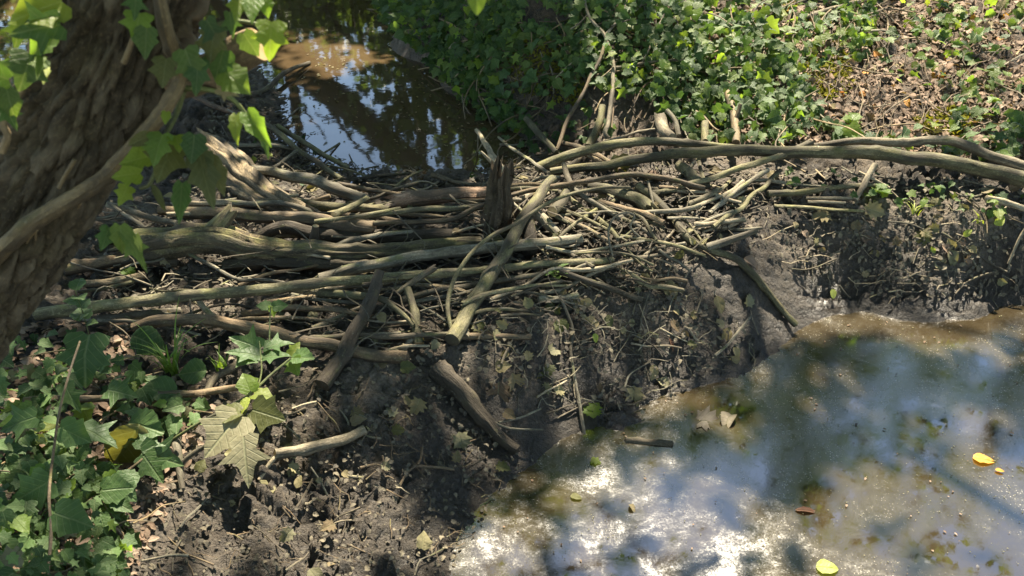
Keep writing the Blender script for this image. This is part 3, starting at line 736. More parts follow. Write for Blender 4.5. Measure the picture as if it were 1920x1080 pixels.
B_('stick', 'straight greenish stick leaning against the dark far bank', [(986, 222), (1010, 248), (1028, 268), (1044, 286)], 12, 11, 'green', (.12, .06), cat='stick')
B_('stick', 'thin grey twig reaching left from the meeting of the logs', [(935, 257), (955, 275), (990, 298), (1030, 325)], 5, 7, 'grey', (.10, .10), cat='twig')
B_('stake', 'pale greenish stake standing behind the upper log', [(1130, 200), (1124, 230), (1114, 255), (1106, 276)], 13, 15, 'green', (.13, .08), cat='stake')
B_('bare_branch', 'long brown leaning branch against the ivy covered bank', [(1132, 85), (1122, 118), (1107, 143), (1092, 180), (1068, 217), (1055, 250), (1043, 280)], 7, 8, 'brown', (.12, .07), wob=.5)
B_('stake', 'tan double stake standing where the two long logs meet', [(1363, 155), (1367, 180), (1374, 216), (1381, 268)], 13, 15, 'vine', (.10, .10), cat='stake', subs=[('fork', [(1376, 230), (1384, 212), (1388, 196)], 10, 8, 'vine')])
B_('stake', 'thick pale stub standing behind the upper log', [(1240, 221), (1247, 240), (1258, 260)], 22, 20, 'pale', (.12, .10), ends=('broken', 'round'), cat='stub')
B_('stake', 'slim curved stub beside the thick pale stub', [(1250, 207), (1266, 228), (1274, 254)], 9, 9, 'grey', (.14, .10), cat='stub')
B_('stake', 'short square greenish stake behind the upper log', [(1321, 231), (1320, 248), (1320, 264)], 14, 14, 'green', (.12, .09), cut=(True, False), cat='stake')
B_('stick', 'pale crooked twig lying along the top of the upper log', [(1130, 266), (1165, 258), (1195, 247), (1228, 242)], 6, 4, 'pale', (.13, .13), cat='twig')
B_('stick', 'thin straight twig dangling at the edge of the far water', [(805, 143), (825, 118), (840, 97), (853, 80)], 6, 5, 'pale', (.02, .10), cat='twig')
B_('stick', 'fallen grey branch on the sunlit leaf litter of the far bank', [(1500, 34), (1550, 20), (1605, 4), (1640, -6)], 9, 8, 'pale', (.03, .03), cat='branch')
B_('stick', 'thin arching grey twig in the litter of the far bank', [(1592, 73), (1625, 60), (1655, 57), (1690, 70)], 5, 4, 'grey', (.05, .02), cat='twig')
B_('stick', 'mossy fallen branch wedged under the long mossy log', [(1275, 310), (1290, 325), (1312, 345)], 22, 18, 'green', (.06, .05), ridge=.1, cat='log')
B_('stick', 'slim upright stick wedged beside the mossy fallen branch', [(1308, 298), (1314, 318), (1322, 340)], 8, 8, 'green', (.06, .06), cat='stick')
B_('stick', 'long low stick behind the fan of sticks under the mossy log', [(1215, 362), (1270, 357), (1330, 350)], 13, 10, 'green', (.04, .04), cat='stick')
B_('stick', 'pale stick end in the litter at the right edge', [(1850, 372), (1880, 378), (1925, 392)], 12, 12, 'pale', (.03, .03), cat='stick')
B_('stick', 'thin pale twig arching up at the right edge of the mud bank', [(1890, 495), (1900, 470), (1912, 445), (1925, 425)], 5, 5, 'pale', (.02, .08), cat='twig')
B_('stick', 'wet dark wood piece lying in the shallow edge of the pool', [(1175, 826), (1210, 830), (1262, 833)], 16, 12, 'dark', (.02, .02), ridge=.2, cat='stick')
B_('stick', 'thin sunken twig under the surface by the mud', [(1492, 680), (1510, 700), (1545, 722)], 5, 4, 'dark', (.01, .01), cat='twig')
# --- the pale bare shrub on the far bank
sh = empty('bare_shrub', 'pale leafless shrub with forking stems in front of the ivy bank', 'shrub', tuple(hit(1140, 262, .06)))
_inv = Matrix.Translation(-sh.location)
for pts, a, b in (([(1140, 262), (1131, 250), (1143, 227), (1146, 187), (1150, 127)], 9, 8), ([(1150, 127), (1143, 95), (1133, 67), (1114, 45), (1103, 27), (1097, -6)], 8, 5),
                  ([(1133, 67), (1150, 48), (1163, 30), (1176, 0), (1182, -12)], 6, 4), ([(1150, 127), (1195, 121), (1240, 114), (1290, 112)], 6, 4),
                  ([(1122, 62), (1105, 88), (1075, 115), (1041, 146)], 4, 3), ([(1200, 120), (1215, 95), (1228, 62), (1245, 25)], 4, 3), ([(1103, 27), (1085, 45), (1070, 55)], 4, 2.5),
                  ([(1145, 50), (1165, 42), (1185, 36)], 4, 2), ([(1150, 127), (1135, 140), (1120, 150)], 3, 2)):
    Ps, Rs = path_world(pts, a, b, (.10, .12), wob=.6, seed=a * 7 + len(pts))
    o = link('branch', tube_mesh('branch', Ps, Rs, M['pale'], 6, rough=.08, seed=len(pts), knots=2))
    o.data.transform(_inv); o.parent = sh

LMK = [(236, 468, 'left end of the flaking rotten log'), (420, 400, 'knot stub of the rotten log'), (480, 340, 'broken grey trunk'), (640, 465, 'middle of the flaking rotten log'), (840, 370, 'reddish split log'), (940, 370, 'dark rotten post'), (940, 480, 'thick slanting branch'), (660, 620, 'dark muddy stick'), (780, 600, 'short forked stick'), (450, 610, 'brown muddy log'), (200, 575, 'left end of the pale pole'), (400, 550, 'left half of the pale pole'), (600, 535, 'middle of the pale pole'), (860, 560, 'bowed stem'), (1100, 490, 'right end of the pale pole'), (1040, 390, 'short log with the orange sawn end'), (1130, 275, 'upper smooth log'), (1210, 440, 'thin hanging vine'), (1300, 340, 'forked green branch'), (1370, 370, 'fan of pale sticks'), (1350, 470, 'fork of the dipping branch'), (1470, 590, 'foot of the dipping branch'), (1550, 370, 'stick bundle'), (1630, 335, 'pale standing stick'), (1080, 700, 'straight twig standing at the pool edge'), (900, 770, 'mud caked branch'), (600, 835, 'pale sawn stick'), (335, 850, 'grey stake'), (440, 850, 'big drooping bramble leaves'), (1560, 150, 'yellow moss patch'), (1790, 230, 'moss by the pale bent log'), (1650, 190, 'sunlit hollow'), (1380, 220, 'tan double stake'), (1140, 130, 'fork of the bare shrub'), (1750, 430, 'pale top of the right mud bank'), (1700, 540, 'foot of the right mud bank'), (1890, 450, 'right edge of the view'), (700, 315, 'edge of the far water'), (970, 260, 'greenish stick leaning on the far bank'), (1450, 20, 'fallen grey branch on the far bank'), (1750, 60, 'orange leaves on the far bank'), (1890, 60, 'top right corner'), (560, 1000, 'bottom left mud'), (760, 1000, 'bottom middle mud'), (1250, 620, 'rust red scrap'), (1200, 720, 'foot of the thin hanging vine'), (1050, 620, 'star shaped leaf on the mud'), (1350, 640, 'forked pale twig by the pool'), (540, 150, 'bent dark branch in the backwater'), (900, 130, 'low hanging ivy leaf over the water'), (1250, 230, 'pale stubs behind the upper log'), (1680, 270, 'pale bent log')]
HUE = {'grey': 'grey', 'green': 'greenish', 'dark': 'dark', 'pale': 'pale', 'brown': 'brown', 'splint': 'tan', 'dead': 'tan', 'wilted': 'pale green', 'olive': 'olive', 'litter': 'pinkish brown', 'lime': 'yellow green', 'ivy': 'dark green', 'orange': 'orange', 'red': 'reddish'}
def shorten(size, what, where):
    t = size + what + ' near the ' + where
    if len(t.split()) > 16: t = size + what + ' by ' + where
    return t if len(t.split()) <= 16 else what + ' by ' + where
def whereabouts(x, y):
    return min(LMK, key=lambda l: (l[0] - x) ** 2 + (1.5 * (l[1] - y)) ** 2)[2]
# --- twigs, each its own thing
rnd = random.Random(21)
def in_poly(x, y, poly):
    c = False; n = len(poly)
    for i in range(n):
        x1, y1 = poly[i]; x2, y2 = poly[i - 1]
        if (y1 > y) != (y2 > y) and x < (x2 - x1) * (y - y1) / (y2 - y1) + x1: c = not c
    return c
def sample_poly(poly):
    xs_, ys_ = [p[0] for p in poly], [p[1] for p in poly]
    while True:
        x, y = rnd.uniform(min(xs_), max(xs_)), rnd.uniform(min(ys_), max(ys_))
        if in_poly(x, y, poly): return x, y
def twigs(n, poly, label, group, L=(50, 150), W=(3, 7), ang=(-25, 25), lift=(.0, .06), mats=('grey', 'green', 'dark', 'pale', 'brown')):
    for i in range(n):
        x, y = sample_poly(poly); a = math.radians(rnd.uniform(*ang)) + (math.pi if rnd.random() < .5 else 0); l = rnd.uniform(*L) * rnd.uniform(.6, 1.2)
        pts = []; k = 4
        b = rnd.uniform(-.5, .5)
        for j in range(k):
            s = (j / (k - 1) - .5) * l
            pts.append((x + math.cos(a + b * s / l) * s + rnd.uniform(-.04, .04) * l, y + (math.sin(a + b * s / l) * s) * .8 + rnd.uniform(-.05, .05) * l))
        w = rnd.uniform(*W)
        ok = all(hit_t(*p) for p in pts)
        if not ok: continue
        mt = rnd.choice(mats); sz = 'long ' if l > (L[0] + L[1]) * .5 else 'short '
        br_a = abs((math.degrees(a) + 90) % 180 - 90); po = 'level ' if br_a < 12 else 'slanting ' if br_a < 50 else 'steep '
        branch('twig', shorten(sz, po + HUE[mt] + ' twig ' + label, whereabouts(x, y)), pts, w, w * rnd.uniform(.45, .9), mt, (rnd.uniform(*lift), rnd.uniform(*lift)), group=group, cat='twig', wob=.9, knots=1, sides=6)
PILE_L = [(180, 400), (480, 300), (700, 350), (900, 340), (1000, 330), (1080, 420), (1080, 560), (860, 640), (700, 660), (500, 640), (300, 610), (180, 600)]
PILE_R = [(960, 300), (1150, 290), (1400, 320), (1450, 380), (1300, 470), (1240, 540), (1100, 540), (1000, 420)]
FACE = [(880, 560), (1250, 500), (1400, 560), (1430, 660), (1250, 740), (1050, 800), (900, 700)]
MUDL = [(430, 700), (800, 680), (960, 880), (830, 1060), (300, 1075), (330, 900)]
BANKR = [(1320, 20), (1900, 20), (1900, 240), (1330, 240)]
twigs(58, PILE_L, 'in the pile', 'twigs in the left half of the pile', (60, 190), (3.5, 9))
twigs(54, PILE_R, 'in the tangle', 'twigs under the right hand logs', (50, 150), (3, 8), (-60, 60))
twigs(48, FACE, 'in the dam face', 'twigs in the muddy face of the dam', (30, 110), (2, 4.5), (-90, 90), (.0, .03), ('grey', 'pale', 'dark'))
twigs(34, MUDL, 'on lower mud', 'twigs on the lower left mud', (30, 100), (3, 7), (-80, 80), (.0, .02), ('grey', 'pale', 'dark', 'brown'))
twigs(26, BANKR, 'on leaf litter', 'twigs on the far bank', (30, 120), (2, 4), (-60, 60), (.0, .06), ('pale', 'grey', 'brown'))
twigs(30, [(1380, 310), (1900, 350), (1900, 560), (1600, 560), (1450, 480)], 'on mud bank', 'twigs on the right mud bank', (30, 110), (2, 5), (-60, 60), (.0, .03), ('grey', 'pale', 'dark'))
twigs(28, [(380, 130), (530, 190), (600, 300), (880, 330), (960, 300), (980, 250), (1080, 290), (900, 350), (420, 320)], 'on black mud', 'twigs on the mud behind the pile', (30, 110), (2.5, 5), (-50, 50), (.0, .05), ('dark', 'grey', 'green'))
twigs(22, [(830, 20), (1320, 20), (1320, 240), (1000, 230)], 'in bank ivy', 'stems in the dark bank ivy', (50, 130), (2, 4), (-110, -40), (.03, .10), ('grey', 'brown'))

# mid-sized sticks woven through the pile
sticks_done = 0
def mid_sticks(n, poly, label, group, ang, L, W):
    for i in range(n):
        x, y = sample_poly(poly); a = math.radians(rnd.uniform(*ang)); l = rnd.uniform(*L); b = rnd.uniform(-.35, .35)
        pts = [(x + math.cos(a + b * s) * s * l, y + math.sin(a + b * s) * s * l * .8 + rnd.uniform(-3, 3)) for s in (-.5, -.2, .15, .5)]
        if not all(hit_t(*p) for p in pts): continue
        w_ = rnd.uniform(*W)
        mt = rnd.choice(('green', 'grey', 'brown', 'pale', 'dark', 'splint')); sz = 'long ' if l > (L[0] + L[1]) / 2 else 'short '
        branch('stick', sz + HUE[mt] + ' weathered stick woven in near the ' + whereabouts(x, y), pts, w_, w_ * rnd.uniform(.55, .95), mt, (rnd.uniform(.02, .07), rnd.uniform(.02, .07)), group=group, cat='stick', wob=.6, knots=4,
               ends=(rnd.choice(('round', 'broken')), rnd.choice(('round', 'broken'))))
mid_sticks(26, PILE_L, 'weathered stick woven into the left half of the branch pile', 'sticks in the left half of the pile', (-14, 12), (120, 300), (8, 15))
mid_sticks(24, PILE_R, 'weathered stick in the tangle below the upper right logs', 'sticks under the right hand logs', (-50, 50), (80, 200), (7, 13))
# the finest twigs and rootlets: too many to count
def twig_mass(name, n, poly, L, W, ang, lift, mat, seed):
    rg = random.Random(seed); Vs, Qs, Ts, Us, base = [], [], [], [], 0
    while n > 0:
        x, y = sample_poly(poly); a = math.radians(rg.uniform(*ang)); l = rg.uniform(*L)
        pts = [(x + math.cos(a) * l * s + rg.uniform(-.12, .12) * l, y + math.sin(a) * l * s * .8 + rg.uniform(-.12, .12) * l) for s in (-.5, -.15, .2, .5)]
        if not all(hit_t(*p) for p in pts): continue
        w_ = rg.uniform(*W)
        P_, R_ = path_world(pts, w_, w_ * .5, (rg.uniform(*lift), rg.uniform(*lift)), step=12, wob=1.2, seed=n)
        V, q, t_, u_, _ = tube(P_, R_, 4, rough=.1, seed=n)
        Vs.append(V); Qs.append(q + base); Ts.append(t_ + base); Us.append(u_ + np.array((n * .37, n * .11))); base += len(V); n -= 1
    return kind(link(name, mesh_np(name, np.vstack(Vs), [np.vstack(Qs), np.vstack(Ts)], uv=np.vstack(Us), mats=[M[mat]])), 'stuff')
twig_mass('fine_twigs', 260, PILE_L, (30, 120), (1.8, 4), (-30, 30), (.0, .05), 'grey', 1)
twig_mass('fine_twigs', 200, PILE_R, (25, 100), (1.6, 3.6), (-90, 90), (.0, .06), 'dark', 2)
twig_mass('fine_twigs', 120, FACE, (15, 80), (1.2, 2.8), (-90, 90), (.0, .025), 'grey', 3)
twig_mass('fine_twigs', 170, MUDL, (15, 60), (1.6, 3.4), (-90, 90), (.0, .015), 'brown', 4)
twig_mass('fine_twigs', 90, [(1380, 310), (1900, 350), (1900, 560), (1600, 560), (1450, 480)], (15, 70), (1.4, 3), (-90, 90), (.0, .02), 'pale', 5)
twig_mass('fine_twigs', 240, [(690, 10), (1320, 10), (1900, 20), (1900, 250), (1330, 250), (1000, 240), (880, 150)], (20, 90), (1.2, 2.6), (-120, -20), (.02, .09), 'brown', 6)
twig_mass('fine_twigs', 160, [(380, 130), (530, 190), (600, 300), (880, 330), (960, 300), (980, 250), (1080, 290), (900, 350), (420, 320)], (20, 80), (1.4, 3), (-60, 60), (.0, .03), 'dark', 7)
twig_mass('fine_twigs', 50, PILE_L, (40, 150), (2, 4.5), (-70, 70), (.06, .13), 'dark', 8)
# ------------------------------------------------------------------ leaf shapes (tip along +Y, face along +Z, length 1)
def fan(outline, cen=(0, .38), fold=.25, droop=.25, curl=.0, rs=0):
    rng = np.random.RandomState(rs)
    half = list(outline)
    pts = half + [(-x, y) for x, y in half[::-1] if x > 1e-6]
    P = np.array([cen] + pts, float)
    P[1:, 0] += rng.uniform(-.02, .02, len(pts)); P[1:, 1] += rng.uniform(-.02, .02, len(pts))
    z = fold * np.abs(P[:, 0]) - droop * (P[:, 1] - .35) ** 2 + curl * P[:, 0] * (P[:, 1]) + rng.uniform(-.03, .03, len(P)) - .06 * (P[:, 0] ** 2)
    V = np.c_[P, z]; V[:, 1] -= 0
    n = len(pts); j = np.arange(n)
    T = np.c_[np.zeros(n, int), 1 + (j + 1) % n, 1 + j][:, ::-1]
    uv = np.c_[P[:, 0] * .9 + .5, P[:, 1]]
    # fan winding so that normals face +Z
    a, b, c = V[T[0]]
    if np.cross(b - a, c - a)[2] < 0: T = T[:, ::-1]
    return V, T, uv
IVY = [(0, .05), (.15, -.05), (.38, .03), (.43, .16), (.31, .29), (.53, .50), (.31, .57), (.21, .66), (.13, .85), (0, 1.0)]
IVY2 = [(0, .04), (.18, -.04), (.36, .08), (.40, .22), (.36, .30), (.46, .44), (.34, .56), (.22, .72), (.10, .88), (0, 1.0)]
IVY3 = [(0, .06), (.13, -.02), (.28, .04), (.26, .2), (.22, .30), (.50, .56), (.24, .54), (.15, .64), (.09, .86), (0, 1.05)]
OVAL = [(0, 0), (.16, .06), (.29, .22), (.33, .40), (.28, .60), (.18, .80), (.07, .94), (0, 1.0)]
SERR = [(0, 0), (.17, .03), (.22, .12), (.31, .16), (.32, .27), (.38, .33), (.35, .44), (.38, .52), (.31, .60), (.30, .69), (.21, .75), (.18, .84), (.10, .89), (.06, .96), (0, 1.0)]
LOBE = [(0, 0), (.12, .10), (.36, .12), (.26, .26), (.46, .44), (.30, .46), (.40, .66), (.22, .66), (.20, .84), (.08, .86), (0, 1.0)]
LANCE = [(0, 0), (.06, .12), (.11, .35), (.10, .6), (.05, .85), (0, 1.0)]
BIT = [(0, 0), (.22, .15), (.30, .5), (.15, .85), (0, 1.0)]
T_IVY = [fan(IVY, rs=1), fan(IVY2, fold=.15, droop=.35, rs=2), fan(IVY3, fold=.3, rs=3), fan(IVY, fold=.1, droop=.5, curl=.2, rs=4), fan(IVY2, fold=.35, curl=-.2, rs=5)]
T_BR = [fan(SERR, fold=.28, droop=.3, rs=6), fan(SERR, fold=.15, droop=.45, curl=.15, rs=7), fan(OVAL, fold=.25, droop=.3, rs=8)]
T_DEAD = [fan(LOBE, fold=.5, droop=.5, curl=.4, rs=9), fan(OVAL, fold=.6, droop=.6, curl=.3, rs=10), fan(LOBE, fold=.2, droop=.9, curl=-.5, rs=11), fan(OVAL, fold=.2, droop=.3, curl=.6, rs=12), fan(IVY2, fold=.3, droop=.5, curl=.3, rs=13)]
T_OV = [fan(OVAL, fold=.2, droop=.2, rs=14)]
T_BIT = [fan(BIT, fold=.4, droop=.4, rs=15), fan(BIT, fold=.1, droop=.6, curl=.4, rs=16)]
T_LAN = [fan(LANCE, cen=(0, .45), fold=.4, droop=.35, rs=17)]
def big_leaf(rs, droop=.35, pleat=.011, nu=9, nv=22):
    g = np.random.RandomState(rs); Vv, uv = [], []
    for j in range(nv):
        v = j / (nv - 1); w_ = .36 * math.sin(math.pi * min(1, v ** .72)) ** .8 * (1 + .09 * ((v * 13) % 1 - .5)) + .004
        for i in range(nu):
            u = i / (nu - 1) * 2 - 1
            ph = (v - .32 * abs(u)) * 8
            z = .20 * abs(u) * w_ / .36 - droop * v * v * .8 - .12 * u * u * w_ / .36 + pleat * math.sin(2 * math.pi * ph) * abs(u) ** .6 + .02 * math.sin(3.1 * u + 5 * v + rs) + g.uniform(-.004, .004)
            Vv.append((u * w_, v - .05 * abs(u), z)); uv.append((.5 + u * w_, v))
    q = []
    for j in range(nv - 1):
        for i in range(nu - 1):
            a = j * nu + i; q += [(a, a + 1, a + nu + 1), (a, a + nu + 1, a + nu)]
    return np.array(Vv), np.array(q), np.array(uv)
T_BIG = [big_leaf(1), big_leaf(2, .5), big_leaf(3, .2)]
_leaf_me = {}
def leaf_mesh(kindn, templ, i, mat, subdiv=False):
    key = (kindn, i, mat)
    if key not in _leaf_me:
        V, T, uv = templ[i]
        _leaf_me[key] = mesh_np(kindn, V, [T], uv=uv, mats=[M[mat]])
    return _leaf_me[key]
def frame(n, t):
    n = Vector(n).normalized(); t = Vector(t)
    t = (t - n * t.dot(n))
    t = t.normalized() if t.length > 1e-5 else n.orthogonal().normalized()
    return t.cross(n), t, n
def leaf_matrix(P, n, t, size, wide=1.0):
    x, y, z = frame(n, t)
    m = Matrix((x * size * wide, y * size, z * size)).transposed().to_4x4()
    m.translation = Vector(P)
    return m
def leaf_obj(name, templ, mat, P, n, t, size, parent=None, wide=1.0, variant=None):
    i = rnd.randrange(len(templ)) if variant is None else variant
    o = link(name, leaf_mesh(name, templ, i, mat))
    o.matrix_world = leaf_matrix(P, n, t, size, wide) if parent is None else Matrix.Translation(-parent.location) @ leaf_matrix(P, n, t, size, wide)
    if parent is not None: o.parent = parent; o.matrix_parent_inverse = Matrix()
    return o
def leaf_cloud(name, templ, P, Nn, Tt, S, mat, parent=None, rs=0):
    """Many leaves joined: P (n,3), normals, tip directions, sizes."""
    rng = np.random.RandomState(rs); n = len(P)
    Nn = Nn / (np.linalg.norm(Nn, axis=1)[:, None] + 1e-9)
    Tt = Tt - Nn * (Tt * Nn).sum(1)[:, None]; Tt = Tt / (np.linalg.norm(Tt, axis=1)[:, None] + 1e-9)
    X = np.cross(Tt, Nn)
    pick = rng.randint(0, len(templ), n); Vs, Ts, us, ti = [], [], [], []; base = 0
    for k, (V, T, uv) in enumerate(templ):
        s = np.where(pick == k)[0]
        if not len(s): continue
        W = P[s, None] + S[s, None, None] * (V[None, :, :1] * X[s, None] + V[None, :, 1:2] * Tt[s, None] + V[None, :, 2:] * Nn[s, None])
        Vs.append(W.reshape(-1, 3)); Ts.append((T[None] + (base + np.arange(len(s)) * len(V))[:, None, None]).reshape(-1, 3))
        us.append(np.tile(uv, (len(s), 1))); ti.append(np.repeat(rng.rand(len(s)), len(V))); base += len(s) * len(V)
    return link(name, mesh_np(name, np.vstack(Vs), [np.vstack(Ts)], uv=np.vstack(us), tint=np.concatenate(ti), mats=[M[mat]]), parent)

EYE = Vector((0, 0, CAMZ))
def screen_dir(P, ang):
    """World direction that looks like angle ang (0 = right, 90 = down) seen from the camera."""
    v = np.array([math.cos(math.radians(ang)), -math.sin(math.radians(ang)), 0])
    return Vector((v[0], v[1] * math.cos(_th), v[1] * math.sin(_th)))
def jit(k): return Vector((rnd.uniform(-k, k), rnd.uniform(-k, k), rnd.uniform(-k, k)))

# ------------------------------------------------------------------ foreground trunk with its climbing stem
AX = [(-350, 960), (-255, 830), (-172, 715), (-65, 560), (42, 405), (130, 250), (200, 110), (240, 0), (275, -120), (300, -260)]
axw = [at_y(x, y, 1.25) for x, y in AX]
top = axw[-1]
axw += [top + np.array((.06, .03, .45)), top + np.array((.16, .05, 1.1)), top + np.array((.22, .02, 2.0)), top + np.array((.25, -.1, 3.2))]
lt = empty('leaning_tree', 'thick leaning tree trunk with furrowed bark in the left foreground', 'tree', tuple(axw[0]))
L0 = Matrix.Translation(-lt.location)
P, uu = catmull(np.array(axw), 420)
Ltr = np.r_[0, np.cumsum(np.linalg.norm(P[1:] - P[:-1], axis=1))]
NS = 190
R = .083 + .03 * np.exp(-Ltr / .25) - .035 * sstep(1.6, 5, Ltr)
T = np.gradient(P, axis=0); T /= np.linalg.norm(T, axis=1)[:, None]
N = np.empty_like(P); v = np.cross(T[0], (0, 1, 0)); N[0] = v / np.linalg.norm(v)
for i in range(1, len(P)):
    v = N[i - 1] - T[i] * (N[i - 1] @ T[i]); N[i] = v / np.linalg.norm(v)
Bn = np.cross(T, N)
A, LL = np.meshgrid(np.linspace(0, 2 * math.pi, NS + 1), Ltr)
# bark plates: stretched cells with deep furrows between them (periodic round the stem)
cu, cv = A / (2 * math.pi) * 27, LL * 17
wx = .45 * fbm(np.cos(A) * 2, np.sin(A) * 2, LL * 6, 3); 
def cell_per(u, v): 
    a1 = cells(u, v); a2 = cells(u - 27, v); k = sstep(22, 27, u)
    return [a1[q] * (1 - k) + a2[q] * k for q in range(3)]
f1, f2, cid = cell_per(cu + wx, cv + 1.4 * wx + cu * .25 * 0)
h1, h2, cid2 = cell_per(cu * 1.0 + wx * 1.2, cv * 2.3 + 9)
plate = sstep(.04, .17, f2 - f1); crack = sstep(.0, .14, h2 - h1)
rad = R[:, None] * (1 + .05 * fbm(np.cos(A) * .9, np.sin(A) * .9, LL * 1.6, 2))
rad = rad + .0105 * plate * (.4 + .8 * cid) - .008 + .0045 * crack * plate + .006 * fbm(np.cos(A) * 3, np.sin(A) * 3, LL * 7, 3) + .0025 * fbm(np.cos(A) * 9, np.sin(A) * 9, LL * 60, 3)
Vt = P[:, None] + N[:, None] * (rad * np.cos(A))[..., None] + Bn[:, None] * (rad * np.sin(A))[..., None]
i = np.arange(Vt.shape[0] * (NS + 1)).reshape(-1, NS + 1)
q = np.stack([i[:-1, :-1], i[:-1, 1:], i[1:, 1:], i[1:, :-1]], -1).reshape(-1, 4)
uvt = np.stack([A / (2 * math.pi) * .62, LL], -1).reshape(-1, 2)
me = mesh_np('trunk', Vt.reshape(-1, 3), q, uv=uvt, tint=(cid * .6 + cid2 * .4).ravel(), mats=[M['trunk']])
o = link('trunk', me); me.transform(L0); o.parent = lt
def at_d(px, py, Y): return at_y(px, py, Y)
def rod(name, pts3, r0, r1, mat, parent=None, sides=8, n=None, **kw):
    n = n or max(8, int(len(pts3) * 8))
    Pp, u = catmull(np.array(pts3, float), n)
    me = tube_mesh(name, Pp, r0 + (r1 - r0) * u, M[mat], sides, **kw)
    o = link(name, me)
    if parent is not None:
        me.transform(Matrix.Translation(-parent.location)); o.parent = parent
    return o
# sawn side branch on the right of the trunk
rod('branch_stub', [at_y(330, 150, 1.22), at_y(395, 135, 1.18), at_y(440, 110, 1.16), at_y(484, 84, 1.15)], .024, .021, 'brown', lt, 14, 30, cut=(False, True), ends=('round', 'cut'), rough=.12, knots=3)
rod('limb', [at_y(330, 30, 1.28), at_y(372, -60, 1.25), at_y(420, -200, 1.2), at_y(470, -380, 1.1)], .03, .02, 'brown', lt, 10, 30, knots=3)
# crown of the leaning tree, high over the left bank
cc = np.array(axw[-1]); rng = np.random.RandomState(3); nl = 2600
cl = cc + rng.normal(0, 1, (26, 3)) * (.8, .55, .5) + (-.3, -.35, .1)
pk = cl[rng.randint(0, 26, nl)] + rng.normal(0, .28, (nl, 3))
co = leaf_cloud('crown', T_BIT, pk, rng.normal(0, 1, (nl, 3)) + (0, 0, 1.2), rng.normal(0, 1, (nl, 3)), rng.uniform(.07, .12, nl), 'canopy')
co.data.transform(L0); co.parent = lt
# climbing ivy: thick pale stem across the trunk
iv = empty('climbing_ivy', 'ivy with a thick pale stem climbing across the leaning trunk', 'ivy', tuple(at_y(-60, 520, 1.15)))
def on_trunk(x, y, dd=.122): return at_y(x, y, 1.25 - dd)
rod('stem', [on_trunk(-90, 545, .10), on_trunk(-30, 500, .10), on_trunk(20, 452), on_trunk(70, 412), on_trunk(130, 376), on_trunk(190, 336), on_trunk(240, 285), on_trunk(290, 228), on_trunk(325, 178, .12), on_trunk(338, 140, .11), on_trunk(322, 95, .125), on_trunk(308, 40, .13), on_trunk(296, -20, .13), on_trunk(285, -90, .13)], .0135, .008, 'vine', iv, 12, 150, rough=.14, knots=6)
rod('stem', [on_trunk(330, 165, .11), on_trunk(335, 100, .10), on_trunk(318, 60, .115), on_trunk(300, 10, .12), on_trunk(290, -40, .12)], .006, .004, 'vine', iv, 8, 40)
rod('stem', [on_trunk(232, 118), on_trunk(243, 90), on_trunk(252, 62)], .004, .003, 'vine', iv, 6, 12)
rod('stem', [on_trunk(110, 352), on_trunk(125, 325), on_trunk(140, 300)], .003, .003, 'vine', iv, 6, 12)
rod('stem', [on_trunk(4, 285, .1), on_trunk(14, 255, .1), on_trunk(6, 232, .1), on_trunk(22, 200, .09), on_trunk(40, 170, .08), on_trunk(55, 130, .08), on_trunk(62, 80, .08), on_trunk(80, 10, .08), on_trunk(95, -60, .1)], .005, .004, 'vine', iv, 8, 60, knots=2)
rod('stem', [on_trunk(345, 170, .1), on_trunk(330, 215, .1), on_trunk(310, 255, .11), on_trunk(300, 300, .12), on_trunk(280, 345, .13), on_trunk(262, 352, .13)], .004, .003, 'stem', iv, 6, 40)
rod('stem', [on_trunk(345, 165, .1), on_trunk(400, 170, .1), on_trunk(440, 190, .1), on_trunk(470, 230, .1), on_trunk(500, 285, .1)], .004, .002, 'stem', iv, 6, 40)
rod('stem', [on_trunk(350, 150, .1), on_trunk(380, 70, .1), on_trunk(430, 40, .1), on_trunk(500, 48, .1)], .004, .002, 'stem', iv, 6, 40)
for (x, y) in ((70, 430), (150, 366), (215, 312), (268, 258)):
    for k in range(3):
        rod('rootlet', [on_trunk(x + rnd.uniform(-12, 12), y, .128), on_trunk(x + rnd.uniform(-30, 10), y + rnd.uniform(8, 26), .112)], .0022, .001, 'vine', iv, 5, 6)
